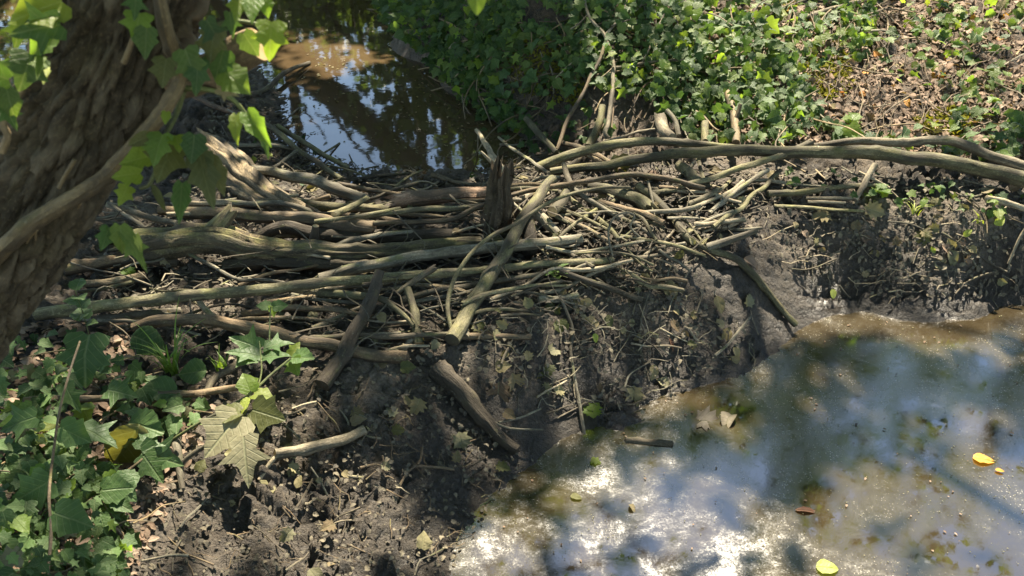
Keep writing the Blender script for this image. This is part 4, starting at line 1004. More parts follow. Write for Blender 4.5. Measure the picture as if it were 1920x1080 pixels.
# x, y (base of the leaf), tip angle in the picture, length px, width, material, forward distance, tilt toward the sun (backlit when high)
FL = [(120, 0, 150, 95, 1.0, 'ivy_young', 1.12, .9), (40, 30, 100, 60, .9, 'ivy', 1.15, .3), (118, 45, 165, 85, 1.1, 'ivy', 1.1, .4), (98, 62, 130, 60, .8, 'ivy_young', 1.12, 1.0), (60, 100, 110, 70, 1.1, 'ivy', 1.1, .2), (20, 150, 200, 90, .9, 'ivy', 1.12, .1), (78, 105, 95, 48, .7, 'ivy_young', 1.1, .8),
 (256, -18, 95, 50, .9, 'ivy', 1.08, .2), (262, 22, 100, 52, 1.1, 'ivy_young', 1.09, .4), (275, 50, 95, 55, .9, 'ivy', 1.08, .1), (312, 108, 100, 54, 1.0, 'olive', 1.08, .5), (345, 90, 70, 70, .8, 'ivy', 1.07, .2), (372, 110, 95, 65, .7, 'ivy', 1.07, .1),
 (385, 35, 60, 60, .9, 'ivy', 1.1, .2), (402, 52, 100, 62, .9, 'olive', 1.1, .2), (430, 20, 80, 46, .8, 'ivy', 1.1, .2), (452, -12, 95, 56, .7, 'ivy_young', 1.1, 1.1), (478, -15, 90, 62, .7, 'ivy_young', 1.1, 1.0), (495, -10, 80, 40, .8, 'ivy_young', 1.1, .8), (510, 38, 95, 68, .9, 'ivy_young', 1.1, .5),
 (418, 132, 40, 62, 1.1, 'ivy_young', 1.09, 1.1), (420, 92, 110, 60, 1.0, 'ivy', 1.1, .1), (455, 60, 60, 50, .9, 'ivy', 1.1, .2), (442, 212, 85, 60, .5, 'ivy_young', 1.08, .9), (460, 208, 55, 78, .55, 'ivy_young', 1.08, .5), (490, 240, 75, 60, .3, 'ivy', 1.1, .1),
 (305, 250, 100, 66, .9, 'ivy_young', 1.08, 1.1), (330, 252, 80, 38, 1.0, 'ivy_young', 1.08, 1.2), (325, 262, 110, 88, .9, 'olive', 1.09, .4), (288, 252, 150, 48, .9, 'olive', 1.08, .4), (365, 250, 95, 55, 1.0, 'ivy', 1.07, .1), (372, 285, 75, 110, .55, 'olive', 1.07, .4), (390, 292, 65, 80, .6, 'olive', 1.07, .6),
 (285, 292, 160, 58, .9, 'ivy_young', 1.08, 1.0), (265, 325, 170, 55, 1.0, 'ivy_young', 1.08, 1.1), (240, 348, 115, 42, .9, 'ivy_young', 1.08, .7), (342, 340, 95, 80, .5, 'ivy', 1.08, .2), (285, 345, 60, 56, .4, 'olive', 1.08, .4), (312, 208, 95, 26, .8, 'ivy_young', 1.08, .9),
 (225, 420, 85, 60, .8, 'ivy', 1.02, .1), (232, 430, 60, 90, .55, 'ivy', 1.02, .1), (205, 425, 110, 50, .8, 'ivy', 1.02, .2), (255, 438, 75, 40, .4, 'lime', 1.02, .4),
 (12, 165, 80, 60, .8, 'ivy', 1.1, .3), (5, 195, 60, 50, .9, 'ivy', 1.1, .2), (0, 205, 150, 60, .9, 'ivy', 1.12, .2), (82, 120, 95, 40, .6, 'lime', 1.12, .8), (405, 165, 20, 40, .9, 'brown', 1.1, .2)]
for (x, y, ang, ln, wd, mt, Y, tilt) in FL:
    Pp = at_y(x, y, Y); d = (EYE - Vector(Pp)).normalized()
    n = d * (1 - .55 * min(tilt, 1)) + Vector((0, -.1, .9)) * tilt * .45 + jit(.25)
    leaf_obj('leaf', T_IVY if mt != 'olive' else T_IVY + T_OV, mt if mt != 'brown' else 'dead', Pp, n, screen_dir(Pp, ang), ln * Y / F * 1.12, iv, wd)
hl = leaf_obj('hanging_leaf', T_OV, 'ivy_young', at_y(893, -32, 1.0), (EYE - Vector(at_y(893, 0, 1.0))).normalized() + Vector((0, -.1, .5)), screen_dir(None, 88), 60 / F * 1.0, None, 1.0)
tag(hl, 'single lime green leaf hanging into the top edge of the view', 'leaf')

# ------------------------------------------------------------------ ground plants at lower left
def ground_leaf(px, py, lift, ln, templ, mat, parent, ang=None, face=.45, wide=1.0, name='leaf', wob=.5):
    Pp = hit(px, py, lift); d = (EYE - Vector(Pp)).normalized()
    n = d * face + Vector((0, 0, 1)) * (1 - face) + jit(wob)
    dist = (Vector(Pp) - EYE).length
    return leaf_obj(name, templ, mat, Pp, n, screen_dir(Pp, ang if ang is not None else rnd.uniform(20, 160)), ln * dist / F, parent, wide)
def ivy_mat(label, poly, n, size, lift, mats, stems=8, extra=0, cat='ivy', dens=None, name='ground_ivy', group=None, face=(.2, .7), smat='vine'):
    c = np.mean(np.array(poly), 0)
    e = empty(name, label, cat, tuple(hit(*c)), group)
    for k in range(stems):
        x, y = sample_poly(poly); pts = [(x, y)]; a = rnd.uniform(0, 6.28)
        for j in range(3):
            a += rnd.uniform(-.6, .6); x += math.cos(a) * 45; y += math.sin(a) * 30; pts.append((x, y))
        if all(hit_t(*p) for p in pts):
            Ps, Rs = path_world(pts, 3.5, 2.5, (lift[0], lift[1] * .6), wob=1.5, seed=k)
            me = tube_mesh('stem', Ps, Rs, M[smat], 5); me.transform(Matrix.Translation(-e.location)); link('stem', me, e)
    tries = 0; made = 0
    while made < n and tries < n * 20:
        tries += 1
        x, y = sample_poly(poly)
        if dens is not None and rnd.random() > dens(x, y): continue
        if not hit_t(x, y): continue
        mt = rnd.choices([m for m, _ in mats], [w_ for _, w_ in mats])[0]
        ground_leaf(x, y, rnd.uniform(*lift), rnd.uniform(*size), T_IVY, mt, e, rnd.uniform(10, 170), rnd.uniform(*face), rnd.uniform(.85, 1.15))
        made += 1
    if extra:
        PP, NN, TT, SS = [], [], [], []
        while len(PP) < extra:
            x, y = sample_poly(poly)
            if dens is not None and rnd.random() > dens(x, y) * 1.2: continue
            if not hit_t(x, y): continue
            p = hit(x, y, rnd.uniform(lift[0] * .5, lift[1] * .7)); d = (EYE - Vector(p)).normalized()
            PP.append(p); NN.append(d * rnd.uniform(*face) + Vector((0, 0, .5)) + jit(.5)); TT.append(screen_dir(p, rnd.uniform(0, 180))); SS.append(rnd.uniform(*size) * .8 * (Vector(p) - EYE).length / F)
        o = leaf_cloud('foliage', T_IVY, np.array(PP), np.array(NN), np.array(TT), np.array(SS), mats[0][0], e, rs=n)
        o.data.transform(Matrix.Translation(-e.location)); kind(o, 'stuff')
    return e
_dn = lambda s, lo: (lambda x, y: float(np.clip(.55 + 1.1 * vnoise(np.array(x / s), np.array(y / s * 1.3), 5.5), lo, 1)))
ivy_mat('pale green ground ivy filling the bottom left corner', [(-30, 830), (120, 800), (215, 870), (245, 1000), (225, 1100), (-30, 1100)], 215, (16, 44), (.02, .13), [('ivy_low', 9), ('ivy_young', .7), ('wilted', .2)], 16, 170, face=(.1, .9))
ivy_mat('loose ivy and nettle growth under the leaning trunk', [(-20, 640), (120, 610), (260, 680), (390, 760), (300, 840), (100, 820), (-20, 840)], 110, (16, 40), (.02, .12), [('ivy_low', 8), ('ivy_young', .8), ('wilted', .4)], 16, 80, face=(.1, .8))
# single climbing stem in the ivy
ps = empty('ivy_shoot', 'upright brown ivy shoot rising through the lower left leaves', 'ivy', tuple(hit(95, 1050)))
rod('stem', [hit(88, 1085, .05), hit(96, 1000, .12), hit(92, 930, .16), hit(100, 850, .2), hit(112, 770, .24), hit(130, 700, .28), hit(150, 640, .32)], .004, .003, 'brown', ps, 7, 50, knots=3)
for (x, y, a, l) in ((165, 625, 95, 96), (120, 720, 60, 55), (70, 780, 160, 70), (110, 800, 20, 60), (95, 900, 150, 70), (98, 960, 20, 75)):
    ground_leaf(x, y, .26 if y < 700 else .16, l, T_IVY, 'ivy' if y < 760 else 'bramble', ps, a, .6)
# bramble shoot with big pale leaves
br = empty('bramble', 'bramble shoot with two big pale drooping leaves and bright young tip', 'bramble', tuple(hit(325, 825)))
rod('stem', [hit(318, 828, .03), hit(370, 795, .09), hit(430, 762, .13), hit(470, 738, .16), hit(505, 705, .18), hit(545, 672, .2)], .005, .0035, 'stem', br, 7, 40)
rod('stem', [hit(470, 738, .16), hit(462, 770, .14), hit(448, 790, .13)], .003, .002, 'stem', br, 6, 14)
rod('stem', [hit(478, 740, .15), hit(490, 700, .17), hit(488, 660, .2), hit(486, 640, .22)], .003, .002, 'stem', br, 6, 14)
rod('stem', [hit(505, 640, .2), hit(506, 600, .24), hit(508, 575, .27)], .0025, .002, 'stem', br, 6, 14)
for (x, y, a, l, mt, fc, wd) in ((450, 778, 122, 98, 'wilted', .6, 1.0), (456, 815, 84, 92, 'wilted', .65, 1.0), (472, 768, 18, 66, 'olive', .5, 1.1), (452, 770, 160, 60, 'olive', .4, 1.1),
    (490, 655, 200, 60, 'bramble', .3, 1.2), (492, 652, 330, 56, 'bramble', .4, 1.2), (488, 668, 175, 60, 'bramble', .35, 1.2), (490, 670, 10, 55, 'bramble', .4, 1.2), (485, 660, 120, 52, 'bramble', .5, 1.1),
    (545, 670, 20, 50, 'bramble', .5, 1.1), (548, 672, 60, 40, 'ivy_young', .6, 1.1), (545, 668, 300, 34, 'ivy_young', .6, .8), (508, 575, 190, 30, 'bramble', .4, .9), (510, 575, 350, 30, 'bramble', .4, .9), (509, 573, 90, 24, 'ivy_young', .5, .9),
    (470, 735, 250, 44, 'ivy_young', .5, 1.1), (474, 738, 20, 42, 'ivy_young', .5, 1.1), (466, 745, 100, 32, 'lime', .5, .8)):
    ground_leaf(x, y, .17, l, T_BIG if l > 50 else T_BR[:2], mt, br, a, fc, wd, wob=.12 if mt == 'wilted' else .4)
b2 = empty('bramble', 'low bramble spray with serrated leaves beside the grey stake', 'bramble', tuple(hit(300, 860)))
rod('stem', [hit(160, 945, .04), hit(215, 900, .08), hit(265, 862, .1), (hit(300, 830, .11))], .0035, .0025, 'brown', b2, 6, 24)
for (x, y, a, l, mt, fc, wd) in ((262, 848, 10, 80, 'bramble', .5, 1.2), (268, 852, 55, 60, 'bramble', .5, 1.2), (262, 845, 300, 55, 'bramble', .4, 1.1), (205, 900, 30, 60, 'bramble', .5, 1.1), (190, 920, 350, 55, 'bramble', .5, 1.1), (240, 790, 20, 70, 'bramble', .4, 1.2), (150, 800, 40, 75, 'bramble', .4, 1.1), (200, 730, 20, 60, 'bramble', .4, 1.2), (230, 880, 85, 50, 'bramble', .5, 1.1)):
    ground_leaf(x, y, .11, l, T_BIG, mt, b2, a, fc, wd, wob=.35)
ol = ground_leaf(258, 800, .14, 96, T_BIG, 'olive', None, 118, .9, 1.15, 'old_leaf'); tag(ol, 'olive leaf with a reddish edge hanging over the leaf litter', 'leaf')
for (x, y, a, l, m2, lab) in ((330, 735, 170, 62, 'bramble', 'broad grey green leaf resting on the thin brown branch'), (385, 695, 175, 55, 'bramble', 'broad smooth leaf beside the grass tuft under the brown log'), (250, 630, 20, 62, 'ivy', 'long dark leaf arching over the twigs left of the grass')):
    o = ground_leaf(x, y, .07, l, T_BIG, m2, None, a, .4, 1.2, 'broad_leaf'); tag(o, lab, 'leaf')
def blades(label, base, n, ln, group=None, spread=1.0, name='grass_tuft', bmat='grass', wd=.0035):
    b0 = hit(*base)
    e = empty(name, label, 'grass', tuple(b0), group)
    for k in range(n):
        a = rnd.uniform(0, 6.28); l = rnd.uniform(*ln); st = rnd.uniform(.3, 1.0) * spread
        p0 = b0 + np.array((rnd.uniform(-.02, .02), rnd.uniform(-.02, .02), -.005)); d = np.array((math.cos(a), math.sin(a), 0))
        m = 8; Vv, uvv = [], []
        for j in range(m):
            s = j / (m - 1)
            c = p0 + d * (l * st * s ** 1.6 * .8) + np.array((0, 0, l * (s - .55 * st * s * s * 1.1)))
            wv = np.array((-d[1], d[0], 0)) * wd * (1 - s ** 2) + np.array((0, 0, 0.0))
            Vv += [c - wv, c + wv * .9 + np.array((0, 0, .001))]; uvv += [(0.35, s), (.65, s)]
        q = [[2 * j, 2 * j + 1, 2 * j + 3, 2 * j + 2] for j in range(m - 1)]
        me = mesh_np('blade', np.array(Vv) - np.array(e.location), [np.array(q)], uv=np.array(uvv), mats=[M[bmat]])
        link('blade', me, e)
    return e
blades('bright green grass tuft arching in front of the brown muddy log', (322, 700), 26, (.12, .32))
blades('thin grass blades by the dark bent stick', (420, 690), 10, (.05, .12))
blades('small pale grass sprig on the mud bank beside the pile', (1715, 400), 9, (.06, .12), spread=1.2, bmat='lime')
blades('small yellow green sprig among the litter at right edge', (1835, 415), 7, (.05, .1), spread=1.2, bmat='lime')
# seedlings
def seedling(label, base, n, size, mat='ivy_young', templ=None, h=.06):
    b0 = hit(*base); e = empty('seedling', label, 'plant', tuple(b0))
    rod('stem', [b0, b0 + np.array((.003, 0, h * .5)), b0 + np.array((0, -.004, h))], .002, .0015, 'stem', e, 5, 6)
    for k in range(n):
        a = k * 2.4 + rnd.uniform(-.3, .3); d = Vector((math.cos(a), math.sin(a), .35)); z = h * (.4 + .6 * k / max(1, n - 1))
        leaf_obj('leaf', templ or T_LAN, mat, Vector(b0) + Vector((0, 0, z)), Vector((-d.x * .3, -d.y * .3, 1)), d, size * rnd.uniform(.7, 1.1), e, 1.3)
    return e
seedling('tiny bright green seedling on the mud below the pole', (1042, 532), 9, .06, 'grass')
seedling('green seedling with nettle leaves standing by the brown log', (172, 650), 7, .06, 'bramble', T_BR, .22)
seedling('round leaved seedlings in the shade of the log end', (245, 530), 9, .035, 'ivy_young', T_OV, .05)
seedling('pale green sprout at the water edge by the hanging twig', (1110, 782), 4, .05, 'ivy_young', T_IVY, .03)
seedling('green sprout beside the short pale standing stick', (1648, 372), 4, .06, 'ivy_young', T_IVY, .05)
seedling('sprout with yellow green leaves by the sunlit hollow', (1595, 240), 5, .06, 'ivy_young', T_IVY, .05)
# ------------------------------------------------------------------ ivy on the far bank
dk = [('ivy', 9), ('ivy_young', 1.3)]
G_B = 'ivy plants covering the far bank'
ivy_mat('dark ivy curtain overhanging the water at the top centre', [(690, -10), (980, -10), (960, 70), (920, 150), (870, 150), (800, 100), (720, 40)], 220, (12, 25), (.03, .18), dk, 12, 620, name='ivy_plant', group=G_B, face=(.3, .9))
ivy_mat('dark ivy hanging down the undercut bank left of the bare shrub', [(860, 90), (980, 40), (1120, 40), (1120, 150), (1030, 175), (940, 160)], 110, (13, 28), (.03, .16), dk, 12, 200, name='ivy_plant', group=G_B, face=(.3, .9), dens=_dn(60, .1))
ivy_mat('dark ivy climbing the bank behind the bare shrub', [(1000, -10), (1330, -10), (1330, 110), (1240, 180), (1140, 160), (1100, 60)], 210, (12, 26), (.03, .18), [('ivy', 8), ('ivy_young', 2)], 14, 620, name='ivy_plant', group=G_B, face=(.3, .9))
ivy_mat('thick dark ivy mound above the tan double stake', [(1240, 30), (1420, 20), (1500, 110), (1540, 200), (1480, 262), (1290, 250), (1230, 190)], 250, (13, 28), (.03, .2), dk, 16, 620, name='ivy_plant', group=G_B, face=(.3, .9))
ivy_mat('sunny ivy with yellow green leaves along the top of the bank', [(1290, -10), (1660, -10), (1620, 110), (1480, 130), (1400, 60)], 170, (12, 25), (.02, .10), [('ivy', 4), ('ivy_young', 4)], 10, 200, name='ivy_plant', group=G_B, face=(.2, .7), dens=_dn(70, .15))
ivy_mat('scattered ivy sprigs over the brown leaf litter at top right', [(1600, -10), (1930, -10), (1930, 200), (1700, 170), (1640, 100)], 140, (11, 23), (.02, .08), [('ivy', 3), ('ivy_young', 5)], 10, 60, name='ivy_plant', group=G_B, face=(.2, .7), dens=_dn(60, .05))
ivy_mat('green ivy strip just above the pale bent log at right', [(1500, 200), (1580, 262), (1900, 290), (1930, 200), (1800, 200), (1640, 250)], 120, (12, 25), (.02, .09), [('ivy', 6), ('ivy_young', 1)], 8, 120, name='ivy_plant', group=G_B, face=(.2, .7), dens=_dn(60, .1))
ivy_mat('small ivy leaves among the sticks under the long mossy log', [(1470, 310), (1920, 350), (1930, 400), (1700, 385), (1480, 345)], 32, (11, 20), (.01, .06), [('ivy', 3), ('ivy_young', 3)], 5, 20, name='ivy_plant', group=G_B, face=(.2, .7))
ivy_mat('few ivy leaves on the dark mud behind the pile', [(880, 190), (1100, 190), (1180, 240), (1050, 290), (900, 250)], 34, (14, 24), (.01, .08), dk, 5, 30, name='ivy_plant', group=G_B, face=(.3, .8))
ivy_mat('ivy trailing down the steep bank edge right of the far water', [(790, 100), (930, 130), (1000, 235), (940, 235), (870, 190)], 90, (12, 24), (.02, .12), dk, 10, 160, name='ivy_plant', group=G_B, face=(.4, .9))
for (x, y, l, a, m2, lab) in ((840, 128, 34, 20, 'ivy_young', 'pale green ivy leaf hanging low over the far water'), (868, 136, 26, 60, 'ivy', 'small ivy leaf beside the low hanging pale one'), (985, 140, 36, 40, 'ivy', 'big green ivy leaf at the middle of the dark undercut'), (935, 158, 32, 60, 'ivy', 'ivy leaf hanging lowest on the dark undercut bank'),
    (1123, 145, 30, 70, 'ivy_young', 'bright ivy leaf beside the fork of the bare shrub'), (1160, 290, 44, 80, 'olive', 'yellow green ivy leaf lying against the upper logs'), (1435, 40, 34, 40, 'ivy_young', 'glowing yellow green ivy leaf on the sunny bank'), (1592, 232, 34, 60, 'ivy_young', 'bright green ivy leaf below the sunlit hollow')):
    o = ground_leaf(x, y, .12, l, T_IVY, m2, None, a, .7, 1.1, 'ivy_leaf'); tag(o, lab, 'leaf')
# ------------------------------------------------------------------ single fallen leaves
def fallen(px, py, ln, templ, mat, label, ang=None, lift=.012, face=.35, group=None, name='fallen_leaf', wide=1.0):
    if not hit_t(px, py): return
    Pp = hit(px, py, lift); nn = normal_at(Pp[0], Pp[1]); d = (EYE - Vector(Pp)).normalized()
    o = leaf_obj(name, templ, mat, Pp, nn * (1 - face) + d * face + jit(.3), screen_dir(Pp, rnd.uniform(0, 360) if ang is None else ang), ln * (Vector(Pp) - EYE).length / F, None, wide)
    return tag(o, label, 'leaf', group)
for (x, y, l, a, m2, lab) in ((1246, 530, 42, 60, 'dead', 'tan crumpled leaf caught on the hanging vine'), (1140, 590, 26, 80, 'olive', 'rounded olive leaf stuck to the mud face'), (1048, 600, 34, 70, 'olive', 'star shaped green leaf on the shadowed mud'), (860, 808, 44, 80, 'wilted', 'pale green lobed leaf lying on the dark mud'),
    (938, 715, 56, 100, 'dead', 'pale crumpled dead leaf above the muddy branch'), (960, 700, 44, 70, 'dead', 'smaller crumpled leaf next to the pale crumpled one'), (790, 745, 40, 120, 'dead', 'curled tan leaf beside the top of the muddy branch'), (1188, 722, 46, 90, 'dead', 'broad tan leaf at the foot of the hanging vine'), (945, 772, 26, 30, 'dead', 'small curled leaf beside the twig of the muddy branch'),
    (1562, 542, 18, 90, 'lime', 'round yellow green leaf on the dark mud slope'), (1730, 430, 34, 95, 'olive', 'olive leaf hanging on the pale mud bank'), (1782, 468, 32, 80, 'wilted', 'pale leaf at the shaded edge of the right mud bank'), (1395, 484, 34, 30, 'litter', 'pinkish fallen leaf on the dipping branch'), (1345, 555, 34, 80, 'dead', 'curled brown leaf on the mud left of the dipping branch'),
    (1260, 600, 26, 60, 'dead', 'curled leaf beside the red scrap on the mud'), (1115, 625, 18, 80, 'lime', 'tiny yellow leaf on the shadowed mud'), (872, 608, 26, 100, 'olive', 'narrow leaf resting where the slanting branch meets the mud'), (580, 1066, 44, 60, 'wilted', 'grey green leaf on the mud at the bottom edge'), (505, 905, 40, 120, 'dead', 'tan leaf lying under the pale sawn stick'),
    (540, 870, 30, 30, 'dead', 'dry leaf fragment beside the sawn stick'), (330, 375, 40, 60, 'dead', 'crumpled brown leaf caught on the log behind the knot'), (775, 630, 22, 20, 'dead', 'leaf lying below the fork of the short forked stick'), (705, 630, 18, 90, 'wilted', 'round pale leaf beside the dark muddy stick'),
    (1620, 388, 40, 20, 'dead', 'crumpled tan leaf at the end of the stick bundle'), (1560, 400, 36, 170, 'dead', 'dry curled leaf under the stick bundle'), (1190, 290, 22, 10, 'litter', 'pink brown leaf between the two long logs'), (1215, 325, 34, 10, 'litter', 'pale pink leaf under the curved dark branch'), (1030, 500, 20, 40, 'dead', 'small leaf caught on the pole beside the slanting branch'),
    (268, 745, 50, 30, 'litter', 'pinkish brown leaf on the litter under the thin branch'), (1260, 205, 20, 90, 'lime', 'yellow leaf hanging by the pale stubs'), (1215, 160, 34, 100, 'lime', 'yellowed ivy leaf hanging on the dark bank')):
    fallen(x, y, l, T_DEAD if m2 not in ('lime',) else T_OV, m2, lab, a, .02, .5)
rs_ = fallen(1255, 632, 30, T_LAN, 'rust', 'small rust red curled scrap on the muddy face', 70, .02, .6)
GL = [('dead', 4), ('wilted', 1), ('olive', 1)]
def scatter(n, poly, size, mats, label, group, templ=None, lift=(.004, .02), face=(.2, .6)):
    for k in range(n):
        x, y = sample_poly(poly)
        mt = rnd.choices([m for m, _ in mats], [w_ for _, w_ in mats])[0]; l = rnd.uniform(*size)
        fallen(x, y, l, templ or T_DEAD, mt, shorten('larger ' if l > sum(size) / 2 else 'small ', HUE[mt] + ' leaf ' + label, whereabouts(x, y)), None, rnd.uniform(*lift), rnd.uniform(*face), group)
scatter(38, FACE, (14, 32), GL, 'stuck to the dam face', 'withered leaves on the mud face')
scatter(26, MUDL, (14, 36), GL, 'fallen on lower mud', 'withered leaves on the lower left mud')
scatter(24, PILE_L, (14, 30), GL, 'caught in the pile', 'dry leaves in the branch pile', lift=(.02, .06))
scatter(24, PILE_R, (12, 26), GL, 'lodged in the tangle', 'dry leaves in the tangle', lift=(.01, .05))
scatter(34, [(1400, 330), (1900, 350), (1900, 540), (1600, 520), (1440, 440)], (12, 28), [('dead', 5), ('litter', 2), ('lime', .6)], 'dry on the mud bank', 'dry leaves on the right mud bank')
scatter(80, [(1300, -5), (1915, -5), (1915, 250), (1560, 250), (1420, 120)], (12, 26), [('litter', 6), ('dead', 2)], 'in the bank litter', 'brown leaves on the far bank')
scatter(20, [(1400, 10), (1915, 10), (1915, 230), (1560, 200)], (12, 20), [('orange', 1)], 'fallen on far bank', 'orange leaves on the far bank')
scatter(20, [(400, 300), (560, 200), (880, 320), (960, 270), (1000, 310), (880, 360), (520, 360)], (10, 22), [('dead', 2), ('ivy', 1), ('lime', .4)], 'on black mud', 'leaves on the mud behind the pile')
# ------------------------------------------------------------------ leaves floating on the pool
def floating(px, py, ln, templ, mat, label, ang, wide=1.0):
    Pp = at_z(px, py, .006)
    o = leaf_obj('floating_leaf', templ, mat, Pp, Vector((rnd.uniform(-.1, .1), rnd.uniform(-.1, .1), 1)), screen_dir(Pp, ang), ln * (Vector(Pp) - EYE).length / F, None, wide)
    return tag(o, label, 'leaf')
floating(1824, 858, 36, T_OV, 'yellow', 'bright orange yellow leaf floating on the pool', 20, 1.1)
floating(1530, 1062, 38, T_OV, 'lime', 'pale lime leaf floating near the bottom edge of the pool', 15, 1.3)
floating(1866, 880, 14, T_OV, 'yellow', 'tiny yellow scrap floating beside the orange yellow leaf', 40)
floating(1300, 785, 60, T_DEAD[2:3], 'crumb', 'sodden brown leaf clump floating at the pool edge', 20, 1.1)
floating(1372, 775, 46, T_DEAD, 'crumb', 'curled brown leaf standing up out of the pool beside the clump', 100, .9)
floating(1490, 955, 44, T_LAN, 'rust', 'reddish catkin floating in the middle of the pool', 10, 1.2)
floating(1070, 928, 22, T_OV, 'olive', 'small olive leaf at the glittering shore', 40, 1.1)
floating(1108, 862, 22, T_IVY, 'ivy_young', 'small green leaf in the shallow water below the sprout', 30)
floating(1180, 945, 22, T_DEAD, 'dead', 'dark brown seed floating on the bright film', 80, .7)
# ------------------------------------------------------------------ things nobody could count
def cloud_on(name, n, poly, size, mat, templ, lift=(0, .02), face=.2, rs=1, dens=None, waterz=None, keep=None, upr=.5):
    PP, NN, TT, SS = [], [], [], []; tr = 0
    while len(PP) < n and tr < n * 8:
        tr += 1; x, y = sample_poly(poly)
        if dens is not None and rnd.random() > dens(x, y): continue
        if waterz is None:
            if not hit_t(x, y): continue
            p = hit(x, y, rnd.uniform(*lift)); nn = normal_at(p[0], p[1])
            if keep and not keep(p): continue
        else:
            p = at_z(x, y, waterz)
            if float(H(p[0], p[1])) > waterz + .01: continue
            nn = Vector((0, 0, 1))
        PP.append(p); NN.append(nn + jit(upr) + (EYE - Vector(p)).normalized() * face); TT.append(jit(1)); SS.append(rnd.uniform(*size) * (Vector(p) - EYE).length / F)
    o = leaf_cloud(name, templ, np.array(PP), np.array(NN), np.array(TT), np.array(SS), mat, rs=rs)
    return kind(o, 'stuff')
cloud_on('leaf_litter', 5200, [(1150, -20), (1940, -20), (1940, 300), (1480, 270), (1300, 250), (1200, 120)], (3, 19), 'litter', T_BIT + T_DEAD + T_LAN, (0, .025), .15, 2)
cloud_on('leaf_litter', 1100, [(1400, 300), (1940, 340), (1940, 560), (1650, 560), (1440, 480), (1300, 440)], (4, 13), 'crumb', T_BIT, (0, .02), .1, 3)
cloud_on('leaf_litter', 2600, [(150, 380), (480, 290), (900, 320), (1150, 280), (1440, 320), (1300, 500), (1420, 640), (1200, 780), (900, 720), (500, 700), (180, 640)], (3, 14), 'crumb', T_BIT + T_DEAD, (0, .03), .1, 4)
cloud_on('mud_litter', 1500, [(230, 700), (820, 680), (1000, 860), (830, 1085), (220, 1085)], (2.5, 13), 'crumb', T_BIT + T_DEAD + T_LAN, (0, .02), .1, 5)
cloud_on('mud_litter', 1500, [(380, 130), (530, 120), (560, 280), (880, 330), (960, 260), (1060, 290), (900, 350), (380, 330)], (4, 11), 'crumb', T_BIT, (0, .02), .1, 6)
cloud_on('leaf_litter', 1400, [(-20, 600), (260, 600), (400, 760), (250, 1085), (-20, 1085)], (8, 26), 'litter', T_BIT, (0, .02), .1, 7)
for poly, n, rs in (([(1510, 110), (1590, 100), (1600, 160), (1560, 190), (1515, 170)], 1500, 11), ([(1715, 220), (1790, 200), (1850, 225), (1800, 250), (1730, 250)], 1300, 12), ([(940, 90), (1080, 60), (1100, 200), (960, 170)], 900, 13), ([(1420, 0), (1500, 0), (1480, 25), (1430, 25)], 500, 14)):
    cloud_on('moss', n, poly, (5, 12), 'moss', T_LAN + T_BIT, (0, .015), .1, rs, upr=1.2)
fd = [('fleck', 1)]
POOLP = [(860, 1090), (930, 930), (1060, 830), (1240, 750), (1430, 690), (1560, 596), (1930, 590), (1930, 1090)]
cloud_on('floating_flecks', 600, POOLP, (1.2, 3.6), 'wilted', T_BIT, rs=21, waterz=.004, upr=.05, face=0, dens=_dn(110, .12))
cloud_on('floating_flecks', 90, POOLP, (2, 7), 'litter', T_BIT, rs=22, waterz=.005, upr=.1, face=0, dens=_dn(90, .1))
cloud_on('floating_flecks', 260, [(560, 100), (820, 130), (900, 210), (940, 250), (860, 310), (560, 250)], (3, 8), 'dead', T_BIT, rs=23, waterz=.205, upr=.1, face=0)
# ------------------------------------------------------------------ the wood around: trees that shade the stream and show in its water
sv = np.array(SUN)
